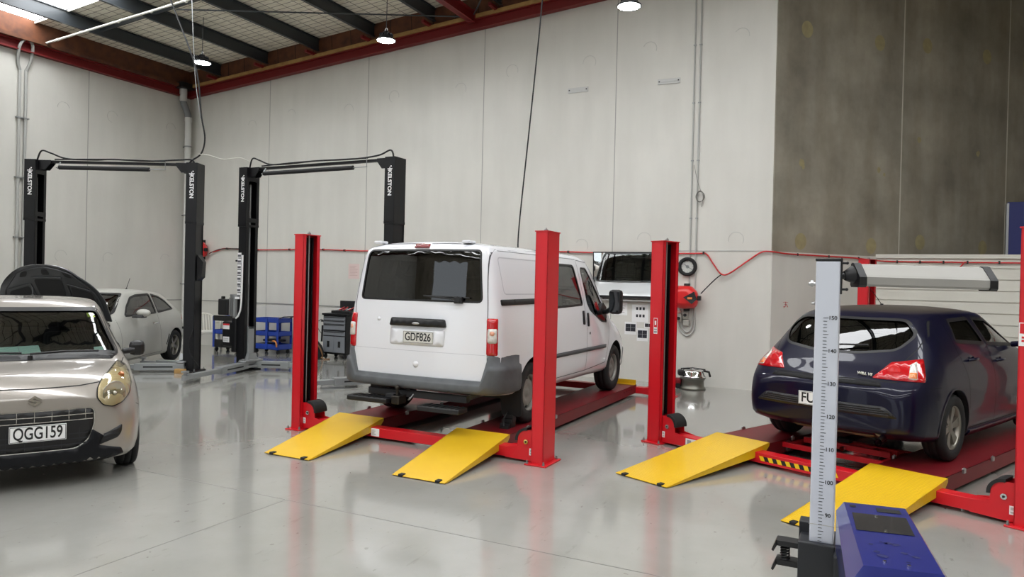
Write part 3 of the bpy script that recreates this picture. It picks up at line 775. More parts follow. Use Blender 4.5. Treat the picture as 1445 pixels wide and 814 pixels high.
    # drive-on ramps
    for i, (a0, a1, b0, b1) in enumerate(ramps):
        m = MB(); y0, y1 = -1.30 if checker else -.98, .32; zr = zt+.02
        th = .004
        top = [(b0, y0, .012), (b1, y0, .012), (a1, y1, zr), (a0, y1, zr)]
        bot = [(x, y, z-th) for x, y, z in top]
        m.add(top+bot, [(0, 1, 2, 3), (7, 6, 5, 4), (0, 4, 5, 1), (1, 5, 6, 2), (2, 6, 7, 3), (3, 7, 4, 0)])
        for sg, (xa, xb_) in ((0, (a0, b0)), (1, (a1, b1))):
            q = .005 if sg == 0 else -.005
            yb = y1-.10
            side = [(xb_, y0, .012), (xa, y1, zr), (xa, y1, zr-.03), (xa+(xb_-xa)*.08, yb, zr-.105), (xb_, y0+.03, .004)]
            m.add(side+[(x+q, y, z) for x, y, z in side], [(0, 1, 2, 3, 4), (9, 8, 7, 6, 5)]+[(k, k+5, (k+1) % 5+5, (k+1) % 5) for k in range(5)])
        r = obj('ramp', m, M_CHK if checker else M_YEL, t)
        for f in (.12, .82):
            x = b0+(b1-b0)*f; m = MB(); m.box((x, y0-.006, .003), (x+.045, y0+.05, .026), bev=.004); obj('rubber_pad', m, M_RUB, r)
    return t
lift_van = four_post((-5.76, 6.12, 0), R(-1.2+.8), 3.11, .125, .27, 4.68, [(.47, 1.0), (2.03, 2.56)], [(.42, 1.04, .60, 1.16), (1.98, 2.60, 2.11, 2.65)],
    'red four-post lift carrying the white van, with smooth yellow ramps', False)
lift_hatch = four_post((-2.1, 7.68, 0), R(-23.6), 3.56, .16, .27, 5.0, [(.69, 1.24), (2.26, 2.81)], [(.67, 1.27, .70, 1.27), (2.24, 2.86, 2.30, 2.87)],
    'red four-post lift carrying the dark hatchback, with checker-plate yellow ramps', True)
# small square plate on the near left post of the second lift, sticker on its right post
m = MB(); m.box((.055, -.0035, 1.19), (.105, -.001, 1.36)); m.box((.06, -.0045, 1.26), (.10, -.0035, 1.355), 1)
m.box((.07, -.0052, 1.285), (.09, -.0045, 1.33), 0); m.box((.06, -.0045, 1.20), (.10, -.0035, 1.22), 2); m.box((.06, -.0045, 1.23), (.10, -.0035, 1.245), 2)
obj('maker_plate', m, [M_WHITE, M_RED, mat('label_grey', srgb(150, 150, 155), .5)], lift_hatch)
m = MB(); m.box((3.402, -.0035, 1.33), (3.49, -.001, 1.50)); m.box((3.408, -.0045, 1.42), (3.484, -.0035, 1.494), 1); m.box((3.42, -.005, 1.36), (3.47, -.0045, 1.375), 1); m.box((3.42, -.005, 1.385), (3.475, -.0045, 1.40), 1)
obj('maker_plate', m, [M_WHITE, M_RED], lift_hatch)

# ================================================================ TWO-POST LIFTS
def two_post(loc, rz, W, label, motor, right_arms, left_arms, H=3.7):
    t = thing('two_post_lift', label, 'vehicle lift', loc, rz, 'black two-post lifts')
    pw, pd = .20, .30
    for sg, x0 in ((1, 0), (-1, W-pw)):
        x1 = x0+pw; k = .01
        m = MB(); wx = x0 if sg > 0 else x1-k
        m.box((x0+.012, 0.012, 0), (x1-.012 if sg < 0 else x1, .02, 2.7)); m.box((x0+.012, pd-.02, 0), (x1, pd-.012, 2.7)); m.box((wx+(.012 if sg > 0 else -.012), .012, 0), (wx+k+(.012 if sg > 0 else -.012), pd-.012, 2.7))
        ix = x1-k if sg > 0 else x0
        m.box((ix, .012, 0), (ix+k, .075, 2.7)); m.box((ix, pd-.075, 0), (ix+k, pd-.012, 2.7))
        p = obj('post', m, M_BLKP, t)
        m = MB(); m.box((x0, 0, 2.64), (x1, .008, H)); m.box((x0, pd-.008, 2.64), (x1, pd, H)); m.box((wx, 0, 2.64), (wx+.008, pd, H)); m.box((x0, 0, H-.008), (x1, pd, H))
        m.box((ix, 0, 2.64), (ix+.008, .06, H)); m.box((ix, pd-.06, 2.64), (ix+.008, pd, H)); m.box((ix, .06, H-.25), (ix+.008, pd-.06, H)); m.box((ix, 0, 2.70), (ix+.012, pd, 2.78))
        m.box((x0-.003, 0, 2.62), (x1+.003, pd+.003, 2.66))
        s_ = obj('upper_sleeve', m, M_BLKP, p)
        text('maker_lettering', 'KELSTON', .098, M_WHITE, s_, frame_m((x0+pw*.50, -.002, H-.42), (0, 0, -1), (1, 0, 0)), .001, .003)
        m = MB(); 
        m.box((x0+.055, -.0025, H-.205), (x0+.150, -.001, H-.190)); m.box((x0+.095, -.0025, H-.215), (x0+.108, -.001, H-.165)); m.cyl((x0+.125, -.0025, H-.155), (x0+.125, -.001, H-.155), .012, 10); obj('logo_figure', m, M_WHITE, s_)
        m = MB(); m.box((x0-.09, -.07, 0), (x1+.06, pd+.07, .02), bev=.004)
        g = [(-.06, 0), (-.06, .02), (0, .22), (0, 0)]
        m.prism([(x0+a, b) for a, b in g], pd*.3, pd*.33, 'y'); 
        obj('base_plate', m, M_BLKP, p)
        for bx, by in ((x0-.06, -.04), (x0-.06, pd+.04), (x1+.03, -.04), (x1+.03, pd+.04)):
            m = MB(); m.cyl((bx, by, .02), (bx, by, .06), .010, 8); m.cyl((bx, by, .02), (bx, by, .034), .018, 6); obj('anchor_bolt', m, M_GALV, p)
        m = MB(); a_ = x0+.04 if sg > 0 else x1-.05
        m.cyl((a_+sg*.08, pd*.35, .2), (a_+sg*.08, pd*.35, H-.3), .012, 8); m.cyl((a_+sg*.06, pd*.6, .2), (a_+sg*.06, pd*.6, H-.3), .022, 10); obj('cylinder_rod', m, M_GALV, p)
        # carriage and arms
        cz = .12
        m = MB(); c0 = x0+.05 if sg > 0 else x0-.03; m.box((c0, .08, cz), (c0+.18, pd-.08, .80), bev=.008)
        c0 = x1-.02 if sg > 0 else x0-.08
        m.add([(c0, .0, cz), (c0+.10, .0, cz), (c0+.10, pd, cz), (c0, pd, cz), (c0, .08, .32), (c0+.10, .08, .32), (c0+.10, pd-.08, .32), (c0, pd-.08, .32)], [(0, 3, 2, 1), (4, 5, 6, 7), (0, 1, 5, 4), (1, 2, 6, 5), (2, 3, 7, 6), (3, 0, 4, 7)])
        m.box((c0-.02, -.06, .06), (c0+.14, pd+.06, .10), bev=.004); m.box((c0-.02, -.06, .17), (c0+.14, pd+.06, .20), bev=.004)
        c = obj('carriage', m, M_ARM, p)
        m = MB(); m.box((c0-.03 if sg > 0 else c0+.02, .09, .76), (c0+.05 if sg > 0 else c0+.1, pd-.09, .80)); obj('carriage_pad', m, M_RUB, c)
        arms = left_arms if sg > 0 else right_arms
        for (py, ang, ln, ext) in arms:
            M = Matrix.Translation((c0+.06, py, .10)) @ Matrix.Rotation(R(ang), 4, 'Z')
            m = MB(); m.box((-.06, -.075, -.06), (ln, .075, .06), 0, M, bev=.006); m.box((.12, -.077, -.012), (ln-.15, .077, .012), 1, M)
            a = obj('swing_arm', m, [M_ARM, M_BLKP], c)
            m = MB(); m.cyl(M @ Vector((0, 0, -.05)), M @ Vector((0, 0, .12)), .03, 14); m.lathe([(.05, 0), (.085, 0), (.085, .02), (.05, .02)], 24, M=M @ Matrix.Translation((0, 0, .065))); obj('pivot', m, M_GALV, a)
            m = MB(); m.box((ln-.05, -.055, -.035), (ln+ext, .055, .035), 0, M, bev=.004); e = obj('arm_extension', m, M_ARM, a)
            m = MB(); q = M @ Vector((ln+ext, 0, 0)); m.cyl(q+Vector((0, 0, -.04)), q+Vector((0, 0, .075)), .026, 14); m.cyl(q+Vector((0, 0, .075)), q+Vector((0, 0, .10)), .06, 20)
            m.cyl(q+Vector((0, 0, -.04)), q+Vector((0, 0, .03)), .05, 16); obj('lifting_pad', m, M_ARM, a)
    # overhead beam with hydraulic hoses and the padded cut-off bar
    m = MB(); m.box((pw, pd*.35, H-.045), (W-pw, pd*.6, H), bev=.005)
    for sg, x in ((1, pw), (-1, W-pw)):
        P = [(x, H), (x+sg*.22, H), (x+sg*.22, H-.05), (x+sg*.12, H-.17), (x, H-.17)]
        m.prism(P if sg > 0 else P[::-1], pd*.25, pd*.28, 'y'); m.prism(P if sg > 0 else P[::-1], pd*.68, pd*.71, 'y')
    b = obj('overhead_beam', m, M_BLKP, t)
    m = MB(); m.tube(smooth_path([(pw*.8, .1, H), (pw+.05, .08, H+.16), (pw+.22, .08, H+.12), (pw+.5, .08, H+.03), (1.2, .08, H+.02), (W/2, .08, H+.035), (W-.9, .08, H+.02), (W-pw-.2, .08, H+.05), (W-pw+.05, .08, H+.12 if motor else H+.06), (W-pw+.1, .1, H)], 8), .014, 8)
    m.tube(smooth_path([(pw+.3, .06, H+.01), (1.5, .06, H+.03), (W-.6, .06, H+.015)], 8), .012, 6)
    obj('hydraulic_hose', m, M_RUB, b)
    m = MB(); m.cyl((pw+.42, -.0, H-.14), (W-pw-.65, -.0, H-.14), .038, 16); pb = obj('padded_bar', m, M_RUB, b)
    m = MB(); m.cyl((pw+.36, 0, H-.14), (W-pw-.36, 0, H-.14), .008, 8); m.cyl((W-pw-.37, 0, H-.14), (W-pw-.37, 0, H-.0), .006, 8); m.cyl((pw+.40, -.02, H-.16), (pw+.40, .06, H-.04), .012, 8)
    obj('bar_rod', m, M_GALV, pb)
    if motor:
        m = MB(); m.box((-.10, -.02, .32), (.02, .26, .95), bev=.02); m.box((-.34, -.02, .42), (-.04, .24, .88), bev=.03)
        tk = obj('oil_tank', m, M_BLKP, t)
        m = MB(); m.box((-.30, -.024, .50), (-.14, -.021, .60)); m.box((-.30, -.024, .74), (-.14, -.021, .84)); m.box((-.30, -.0248, .81), (-.14, -.024, .84), 1)
        for q in range(3): m.box((-.285, -.0248, .52+.022*q), (-.16, -.024, .527+.022*q), 2)
        obj('instruction_label', m, [M_WHITE, M_RED, mat('label_grey', srgb(150, 150, 155), .5)], tk)
        m = MB(); m.cyl((-.10, .1, .98), (-.10, .1, 1.34), .115, 28)
        for q in range(14):
            a = 2*PI*q/14; m.box((.11, -.004, 1.0), (.135, .004, 1.32), 0, Matrix.Translation((-.10, .1, 0)) @ Matrix.Rotation(a, 4, 'Z'))
        m.cyl((-.10, .1, 1.34), (-.10, .1, 1.38), .12, 28); m.lathe([(.001, 1.38), (.1, 1.38), (.12, 1.36)], 24, M=Matrix.Translation((-.10, .1, 0)))
        m.cyl((-.10, .1, .9), (-.10, .1, .98), .07, 18); mo = obj('motor', m, M_GALV, t)
        m = MB(); m.box((-.46, -.02, .99), (-.20, .18, 1.29), bev=.02); m.box((-.40, .0, 1.29), (-.34, .05, 1.34), bev=.01); obj('switch_box', m, M_BLACK, mo)
        m = MB(); m.tube(smooth_path([(.02, -.02, .95), (.10, -.03, 1.02), (.155, -.03, 1.25), (.165, -.03, 2.1)], 8), .016, 8); obj('white_hose', m, M_WHITE, tk)
        m = MB(); m.box((-.012, -.026, 1.30), (.10, -.0, 1.34))
        for q in range(8): m.box((.0, .008, 1.32+q*.105), (.09, .0105, 1.41+q*.105)); m.box((.006, .006, 1.335+q*.105), (.084, .0085, 1.375+q*.105), 1)
        obj('instruction_strip', m, [M_WHITE, mat('label_dark', srgb(90, 90, 95), .5)], t)
        m = MB(); m.box((-.10, .08, 1.62), (.0, .22, 2.02), bev=.03); m.cyl((-.14, .1, 2.0), (-.1, .1, 2.0), .018, 10); obj('lock_cover', m, M_BLKP, t)
    m = MB(); x = W; m.add([(x, .06, 1.62), (x+.07, .08, 1.68), (x+.09, .1, 1.95), (x, .06, 2.08), (x, .26, 1.62), (x+.07, .24, 1.68), (x+.09, .22, 1.95), (x, .26, 2.08)], [(0, 1, 2, 3), (7, 6, 5, 4), (0, 4, 5, 1), (1, 5, 6, 2), (2, 6, 7, 3), (3, 7, 4, 0)])
    obj('lock_cover', m, M_BLKP, t)
    m = MB(); m.tube(smooth_path([(W-.02, -.01, .75), (W-.08, -.04, .5), (W-.03, -.03, .3), (W+.1, -.02, .12)], 8), .008, 6); obj('release_cable', m, M_RUB, t)
    return t
ang1 = math.degrees(math.atan2(8.73-7.47, -10.77+13.34))
lift_left = two_post((-13.34, 7.47, 0), R(ang1), 3.06, 'black two-post lift in the far left corner, around the silver car with its bonnet raised', False,
    [(0.0, -168, .75, .35), (.3, 172, .6, .3)], [(0.0, -35, .7, .3), (.3, 30, .7, .3)])
lift_mid = two_post((-10.29, 9.47, 0), R(-.5), 3.48, 'empty black two-post lift behind the white van, with motor on its left post', True,
    [(-.02, -120, .75, .55), (.3, 130, .7, .4)], [(-.03, -73, .78, .92), (.28, 25, .62, .22)])
# ================================================================ VEHICLES (local x from tail to nose, y to the car's left)
def car_root(name, label, cat, loc, fx, fy, group=None): return thing(name, label, cat, loc, math.atan2(fy, fx), group)
def paint(name, col, metal=.0, rough=.35, noise=None): return mat(name, col, rough, metal=metal, coat=1, coat_rough=.03, noise=noise)
def cut_arches(car, xs, r, zc, depth=.36, ycut=.5, W=1.2):
    mb = MB()
    for x in xs:
        for sg in (-1, 1): mb.cyl((x, sg*ycut, zc), (x, sg*W, zc), r, 40)
    return (mb.mesh('arch'), [M_DARK])
def win_cut(car, polys, view, y=None):
    mb = MB()
    for p in polys:
        if view in ('left', 'right'): mb.prism(p, *((.35, 1.3) if view == 'left' else (-1.3, -.35)), 'y')
        elif view == 'rear': mb.prism(p, -1, y, 'x')
        elif view == 'front': mb.prism(p, y, y+1.33, 'x')
    return (mb.mesh('cutwin'), [M_BLACK])
def seat(parent, x, y, z, m=M_SEAT, w=.5, hr=True, back=.62):
    mb = MB(); mb.box((x-.25, y-w/2, z-.12), (x+.25, y+w/2, z), bev=.05)
    M = Matrix.Translation((x-.25, y, z-.08)) @ Matrix.Rotation(-.25, 4, 'Y'); mb.box((-.07, -w/2, 0), (.07, w/2, back), 0, M, bev=.06)
    if hr: mb.box((-.05, -.13, back+.03), (.05, .13, back+.2), 0, M, bev=.045); mb.cyl(M @ Vector((0, -.05, back-.05)), M @ Vector((0, -.05, back+.06)), .008, 6); mb.cyl(M @ Vector((0, .05, back-.05)), M @ Vector((0, .05, back+.06)), .008, 6)
    return obj('seat', mb, m, parent)
def steering(parent, x, y, z):
    mb = MB(); M = Matrix.Translation((x, y, z)) @ Matrix.Rotation(R(-65), 4, 'Y')
    mb.tube([M @ Vector((.18*math.cos(2*PI*k/24), .18*math.sin(2*PI*k/24), 0)) for k in range(24)], .014, 8, closed=True)
    mb.box((-.17, -.02, -.01), (.17, .02, .01), 0, M); mb.cyl(M @ Vector((0, 0, 0)), M @ Vector((0, 0, .25)), .03, 10); mb.cyl(M @ Vector((0, 0, -.02)), M @ Vector((0, 0, .03)), .06, 16)
    obj('steering_wheel', mb, M_BLACK, parent)
def plate(parent, origin, right, up, s, w=.36, h=.125, col=None, edge=True, txt=.118, name='number_plate', dx=0):
    M = frame_m(origin, right, up)
    m = MB(); m.box((-w/2, -h/2, -.006), (w/2, h/2, 0), bev=.002)
    p = obj(name, m, col or M_WHITE, parent, M)
    m = MB()
    t_ = .0035
    for a in ((-w/2+.004, -h/2+.004, w/2-.004, -h/2+.004+t_), (-w/2+.004, h/2-.004-t_, w/2-.004, h/2-.004), (-w/2+.004, -h/2+.004, -w/2+.004+t_, h/2-.004), (w/2-.004-t_, -h/2+.004, w/2-.004, h/2-.004)): m.box((a[0], a[1], 0), (a[2], a[3], .0008))
    obj('plate_border', m, M_BLACK, p)
    me = text_mesh(s, txt, .0008, 'CENTER' if not dx else 'LEFT', .0018)
    # narrow, tall letters as on the plate
    xs = [v.co.x for v in me.vertices]; sc = (w*.86)/(max(xs)-min(xs)) if not dx else .92
    for v in me.vertices: v.co.x *= sc
    o = link('plate_lettering', me, M_BLACK, p, Matrix.Translation((dx, 0, .0012)))
    return p
G_DARK = glass('tinted_glass', (.17, .19, .19, 1), .07)
G_GRN = glass('green_glass', (.55, .70, .62, 1), .06)
G_BLK = glass('privacy_glass', (.05, .055, .055, 1), .08)

# ---------------------------------------------------------------- white van
VW = paint('van_white', srgb(232, 233, 238), rough=.3)
van = car_root('panel_van', 'white van seen from behind, standing on the red lift with smooth yellow ramps', 'van', (-4.23, 6.30, .165), 0, 1)
rows = [ # x, T, railY, railZ, beltY, beltZ, maxY, maxZ, sillY, sillZ, bottom
 (0.00, 1.86, .72, 1.78, .875, 1.20, .895, .80, .88, .46, .42),
 (0.03, 1.92, .755, 1.85, .915, 1.20, .94, .80, .92, .44, .40),
 (0.09, 1.955, .78, 1.875, .94, 1.20, .965, .80, .945, .43, .38),
 (0.30, 1.975, .795, 1.885, .95, 1.20, .975, .80, .955, .40, .34),
 (1.50, 1.985, .80, 1.89, .955, 1.22, .98, .80, .96, .38, .30),
 (2.70, 1.975, .795, 1.88, .95, 1.22, .98, .80, .96, .37, .30),
 (2.95, 1.93, .785, 1.85, .945, 1.21, .98, .80, .96, .36, .30),
 (3.15, 1.82, .78, 1.74, .935, 1.18, .98, .80, .96, .36, .30),
 (3.70, 1.36, .76, 1.28, .885, 1.08, .975, .80, .955, .36, .30),
 (3.85, 1.25, .74, 1.17, .865, 1.02, .965, .78, .95, .36, .30),
 (4.15, 1.12, .70, 1.05, .83, .95, .94, .74, .92, .34, .28),
 (4.40, .98, .62, .92, .77, .86, .88, .68, .86, .30, .26),
 (4.52, .84, .52, .78, .68, .74, .78, .60, .77, .32, .28),
 (4.58, .70, .42, .66, .56, .63, .62, .54, .60, .36, .32)]
def warp_van(x, y, z):
    k = max(0, 1-x/.8)
    return x+k*(.045*max(0, z-.9)+.07*y*y*k), y, z
V = Car(rows, warp_van, 46)
WXR, WXF, WR = .88, 3.78, .335
van_win_rear = round_poly([(.705, 1.965-.10), (-.735, 1.965-.10), (-.755, 1.345), (.775, 1.345)], .06)
van_win_rear = round_poly([(.68, 1.865), (-.71, 1.865), (-.755, 1.335), (.765, 1.335)], .05)
w1 = round_poly([(1.46, 1.78), (2.36, 1.78), (2.46, 1.28), (1.50, 1.26)], .05)
w1L = round_poly([(.45, 1.78), (1.32, 1.78), (1.36, 1.28), (.45, 1.26)], .06)
w2 = round_poly([(2.60, 1.76), (2.83, 1.76), (3.38, 1.26), (3.44, 1.02), (3.15, 1.04), (2.72, 1.20), (2.62, 1.3)], .04)
ws = round_poly([(.72, 1.80), (-.72, 1.80), (-.83, 1.26), (.83, 1.26)], .07)
body = V.finish('body', VW, van, [cut_arches(V, [WXR, WXF], .40, .34), win_cut(V, [van_win_rear], 'rear', .5), win_cut(V, [w1, w2], 'right'), win_cut(V, [w1, w2, w1L], 'left'), win_cut(V, [ws], 'front', 3.0)],
    cabin=(.07, 3.72, .62))
def pane(car, name, poly, view, m, parent, inset=.006, th=.004):
    c = Vector((sum(p[0] for p in poly)/len(poly), sum(p[1] for p in poly)/len(poly)))
    P = [tuple(c+(Vector(p)-c)*(1+.012/max(.05, (Vector(p)-c).length))) for p in poly]
    return obj(name, car.decal(P, view, -inset, 0, .07), m, parent)
rw = pane(V, 'rear_window', van_win_rear, 'rear', glass('rear_glass', (.075, .085, .085, 1), .075), van)
pane(V, 'side_window', w1, 'right', G_GRN, van); pane(V, 'side_window', w1, 'left', G_GRN, van); pane(V, 'side_window', w1L, 'left', G_GRN, van)
dw = pane(V, 'door_window', w2, 'right', glass('clear_glass', (.8, .86, .84, 1), .06), van); pane(V, 'door_window', w2, 'left', MATS['clear_glass'], van)
pane(V, 'windscreen', ws, 'front', MATS['clear_glass'], van)
# black surround of the fixed glazing
def ringpoly(outer, inner): return outer, inner
def surround(car, poly, view, w, m, parent, name='window_seal', off=.002):
    return obj(name, car.line(poly, view, w, off, closed=True), m, parent)
surround(V, van_win_rear, 'rear', .02, M_BLACK, rw)
surround(V, w2, 'right', .02, M_BLACK, dw)
surround(V, w1, 'right', .03, M_BLACK, van); surround(V, w1, 'left', .03, M_BLACK, van); surround(V, w2, 'left', .03, M_BLACK, van); surround(V, ws, 'front', .03, M_BLACK, van)
M_SEAM = mat('panel_gap', srgb(70, 72, 76), .7)
# tailgate seam, painted fold shade, cover plates
gate = round_poly([(.745, 1.935), (-.775, 1.935), (-.82, 1.30), (-.835, .60), (-.80, .53), (.80, .53), (.845, .60), (.845, 1.30)], .05)
mb = V.line(gate, 'rear', .009, .0012, closed=True); obj('tailgate_seam', mb, M_SEAM, van)
mb = V.line([(.83, .80), (-.81, .80)], 'rear', .004, .0012); obj('tailgate_fold_shade', mb, mat('fold_shade', srgb(190, 191, 198), .5), van)  # flat line; the shade of the fold is put into its grey
mb = V.decal(round_poly([(.33, 1.04), (-.35, 1.04), (-.34, .86), (.34, .86)], .03), 'rear', .006, .008, .06); obj('plate_recess', mb, VW, van)
mb = V.decal([(.035*math.cos(2*PI*k/18), .66+.035*math.sin(2*PI*k/18)) for k in range(18)], 'rear', .004, .006, .03); obj('blanking_cap', mb, VW, van)
mb = V.decal([(.50+.022*math.cos(2*PI*k/14), 1.12+.022*math.sin(2*PI*k/14)) for k in range(14)], 'rear', .004, .006, .03); obj('blanking_cap', mb, VW, van)
hd = obj('tailgate_handle', V.decal(round_poly([(.31, 1.145), (-.345, 1.145), (-.365, 1.06), (.335, 1.06)], .02), 'rear', .028, .03, .05, bulge=.01), M_BLACK, van)
m = MB(); loc, n = V.hit('rear', -.01, 1.09); m.sphere(loc+n*.035, .04, 14, 0, (.3, 1.2, .35)); obj('lock_cover', m, M_STEEL, hd)
loc, n = V.hit('rear', -.03, .945); up = Vector((0, 0, 1)); rt = Vector((0, -1, 0))
plate(van, loc+n*.016, rt, up-n*n.z, 'GDF826', .375, .125, mat('old_plate', srgb(214, 212, 205), .5))
bl = obj('brake_light', V.decal(round_poly([(.075, 1.925), (-.105, 1.925), (-.105, 1.885), (.075, 1.885)], .008), 'rear', .014, .02, .04), mat('dark_red_lens', srgb(120, 10, 20), .15, coat=1), van)
# rear wiper
m = MB(); p0 = V.hit('rear', -.50, 1.355); p1 = V.hit('rear', -.10, 1.385); p2 = V.hit('rear', -.62, 1.375)
m.tube([p0[0]+p0[1]*.03, p1[0]+p1[1]*.03], .009, 6); m.tube([p2[0]+p2[1]*.02, p1[0]+p1[1]*.018+Vector((0, .02, .0))], .008, 6); m.cyl(p0[0]-p0[1]*.01, p0[0]+p0[1]*.045, .03, 14)
m.box(p0[0]+Vector((-.04, -.05, -.04)), p0[0]+Vector((.0, .05, .03)), bev=.01); obj('rear_wiper', m, M_BLACK, van)
# roof ribs and hinge covers
for y in (.60, -.52):
    m = MB(); m.box((.10, y-.05, 1.94), (.24, y+.05, 1.972), bev=.015); obj('roof_bracket', m, VW, van)
for y in (-.55, -.3, 0, .3, .55): pass
# tail lights wrap the corner
for sg in (1, -1):
    vw = (0.1, sg*.80, 32*sg*-1 if False else (-32 if sg > 0 else 32))
    # measured across the corner
    def tl(z0, z1, mm, nm, par, o=.006, a0=-.055, a1=.055):
        P = round_poly([(a0, z1), (a1, z1), (a1, z0), (a0, z0)], .02)
        return obj(nm, V.decal(P, (0.04, sg*.895, -35 if sg > 0 else 35), o, .03, .04, bulge=.008), mm, par)
    t_ = tl(.80, 1.175, M_LENS_R, 'tail_light', van)
    tl(.925, 1.07, M_LENS_C, 'reversing_lens', t_, .0165, -.044, .044)
    tl(1.0, 1.045, mat('pale_orange_lens', srgb(226, 160, 130), .15, coat=1), 'indicator_lens', t_, .0215, -.02, .022)
# bumper: grey moulding round the tail
M_BUMP = mat('grey_bumper', srgb(92, 95, 98), .55, noise=(6, .6, srgb(62, 64, 66)))
def u_sweep(path, prof):
    """path [(x, y, nx, ny, top)], prof [(out, h)] with h 0..1 from bottom to top"""
    rows = []
    for x, y, nx, ny, z0, z1 in path: rows.append([Vector((x+nx*o, y+ny*o, z0+(z1-z0)*h)) for o, h in prof])
    return MB().grid(rows)
path = []
for sg in (1, -1):
    side = [(.50, .958), (.42, .962), (.32, .962), (.22, .958), (.15, .945), (.10, .925), (.07, .895), (.045, .85)]
    seg = [(x, sg*y, -math.sin(max(0, k-2)/5*1.35), sg*math.cos(max(0, k-2)/5*1.35)) for k, (x, y) in enumerate(side)]
    path.append(seg)
full = path[0]+[(.03, .78, -1, 0), (.005, .55, -1, 0), (-.005, .25, -1, 0), (-.008, 0, -1, 0), (-.005, -.25, -1, 0), (.005, -.55, -1, 0), (.03, -.78, -1, 0)]+path[1][::-1]
P = []
for x, y, nx, ny in full:
    l = math.hypot(nx, ny); edge = abs(y) > .84; P.append((x, y, nx/l, ny/l, .405, .80 if edge else .535))
prof = [(-.02, 0), (.02, 0), (.045, .06), (.055, .25), (.05, .6), (.045, .70), (.02, .74), (.018, .95), (.008, 1), (-.02, 1)]
bm_ = obj('rear_bumper', u_sweep(P, prof), M_BUMP, van)
for sg in (1, -1):
    m = MB(); m.box((.50, sg*.975-.012, .14), (.515, sg*.975+.01, .52)) if False else m.prism(round_poly([(sg*.76, .12), (sg*.99, .12), (sg*.99, .46), (sg*.72, .46)], .03), .545, .56, 'x'); obj('mud_flap', m, M_RUB, van)
# tow bar and step
m = MB(); m.box((.02, -.62, .30), (.10, .62, .37), bev=.006); m.box((-.10, .20, .26), (.06, .30, .34), bev=.006)
tb = obj('tow_bar', m, mat('tow_black', srgb(40, 40, 42), .7), van)
m = MB(); m.sphere((-.10, .15, .415), .028); m.cyl((-.10, .15, .30), (-.10, .15, .40), .016, 12); m.box((-.14, .10, .24), (.0, .2, .33), bev=.01); obj('tow_ball', m, mat('tow_ball', srgb(60, 56, 52), .4, metal=.8), tb)
for y0, y1 in ((.22, .74), (-.66, -.16)):
    m = MB(); zt_ = .30 if y0 > 0 else .27
    m.box((-.20, y0, zt_-.055), (-.02, y1, zt_), bev=.012)
    for k in range(7): m.box((-.19, y0+.03+(y1-y0-.06)*k/7, zt_), (-.03, y0+.05+(y1-y0-.06)*k/7, zt_+.006))
    obj('step_plate', m, M_BLACK, tb)
m = MB(); m.tube([(-.05, -.02, .35), (-.08, -.02, .33), (-.09, 0, .30), (-.07, .03, .29), (-.04, .03, .31)], .008, 6); obj('safety_loop', m, M_GALV, tb)
m = MB(); m.cyl((.2, -.55, .33), (.9, -.5, .33), .028, 12); obj('exhaust', m, M_GALV, van)
# flank: slide rail, rub strips, door seams, handles
for view, sg in (('right', -1), ('left', 1)):
    obj('slide_rail', V.decal(round_poly([(.17, 1.365), (1.42, 1.375), (1.42, 1.315), (.17, 1.305)], .015), view, .006, .008, .06), M_BLACK, van)
    obj('rub_strip', V.decal([(1.42, .715), (3.30, .715), (3.30, .665), (1.42, .665)], view, .012, .014, .06), mat('strip_grey', srgb(80, 82, 84), .6), van)
    mb = V.line([(2.50, 1.85), (2.515, 1.25), (2.55, .95), (2.54, .5), (2.52, .42)], view, .008); V.line([(1.42, 1.85), (1.42, .42)], view, .008, mb=mb)
    V.line([(2.52, 1.86), (2.90, 1.84), (3.5, 1.25), (3.52, .95), (3.44, .78), (3.32, .46), (2.52, .42)], view, .008, mb=mb); V.line([(1.42, .42), (2.52, .42)], view, .008, mb=mb); V.line([(.30, 1.87), (2.5, 1.87)], view, .006, mb=mb)
    obj('door_seam', mb, M_SEAM, van)
    mb = V.line(round_poly([(.26, 1.80), (1.36, 1.80), (1.36, 1.42), (.26, 1.42)], .05), view, .012, .0012, closed=True) if view == 'right' else V.line([(.3, .5), (.32, .5)], view, .004)
    obj('pressing_shade', mb, MATS['fold_shade'], van)  # flat outline in the same grey, painting the shaded edge of the pressing
    for x, z in ((2.44, 1.11), (2.60, 1.08)):
        P = round_poly([(x-.025, z+.09), (x+.025, z+.09), (x+.03, z-.09), (x-.03, z-.09)], .025); obj('door_handle', V.decal(P, view, .014, .016, .04, bulge=.012), M_BLACK, van)
    m = MB(); l_, n_ = V.hit(view, 2.66, .90); m.cyl(l_, l_+n_*.004, .018, 14); obj('lock', m, M_BLACK, van)
    # door mirror
    m = MB(); m.box((3.22, sg*1.12-.09, 1.14), (3.36, sg*1.12+.10, 1.48), bev=.05)
    mr = obj('door_mirror', m, M_BLACK, van)
    m = MB(); m.tube([(3.34, sg*.90, 1.16), (3.32, sg*.98, 1.17), (3.30, sg*1.06, 1.22)], .035, 10); m.prism(round_poly([(3.05, 1.06), (3.48, 1.02), (3.46, 1.22), (3.3, 1.3)], .03), sg*.885, sg*.925, 'y'); obj('mirror_arm', m, M_BLACK, mr)
    m = MB(); m.box((3.215, sg*1.12-.07, 1.17), (3.219, sg*1.12+.08, 1.45)); obj('mirror_glass', m, mat('mirror_dark_reflection', srgb(26, 28, 30), .08, coat=1), mr)  # dark gloss colour stands in for the dim reflection in the glass
    # wheel-arch lips
    for xw, r0 in ((WXR, .415), (WXF, .415)):
        pts = [(xw+r0*math.cos(a), .34+r0*math.sin(a)) for a in [R(-2)+k*R(184)/20 for k in range(21)]]
        obj('arch_lip', V.line(pts, view, .035, .006), VW if xw == WXR else VW, van)
    for xw in (WXR, WXF): wheel(van, xw, sg*.845, WR, .215, sg, 'steel', rimcol=mat('steel_wheel', srgb(150, 148, 142), .5, metal=.5))
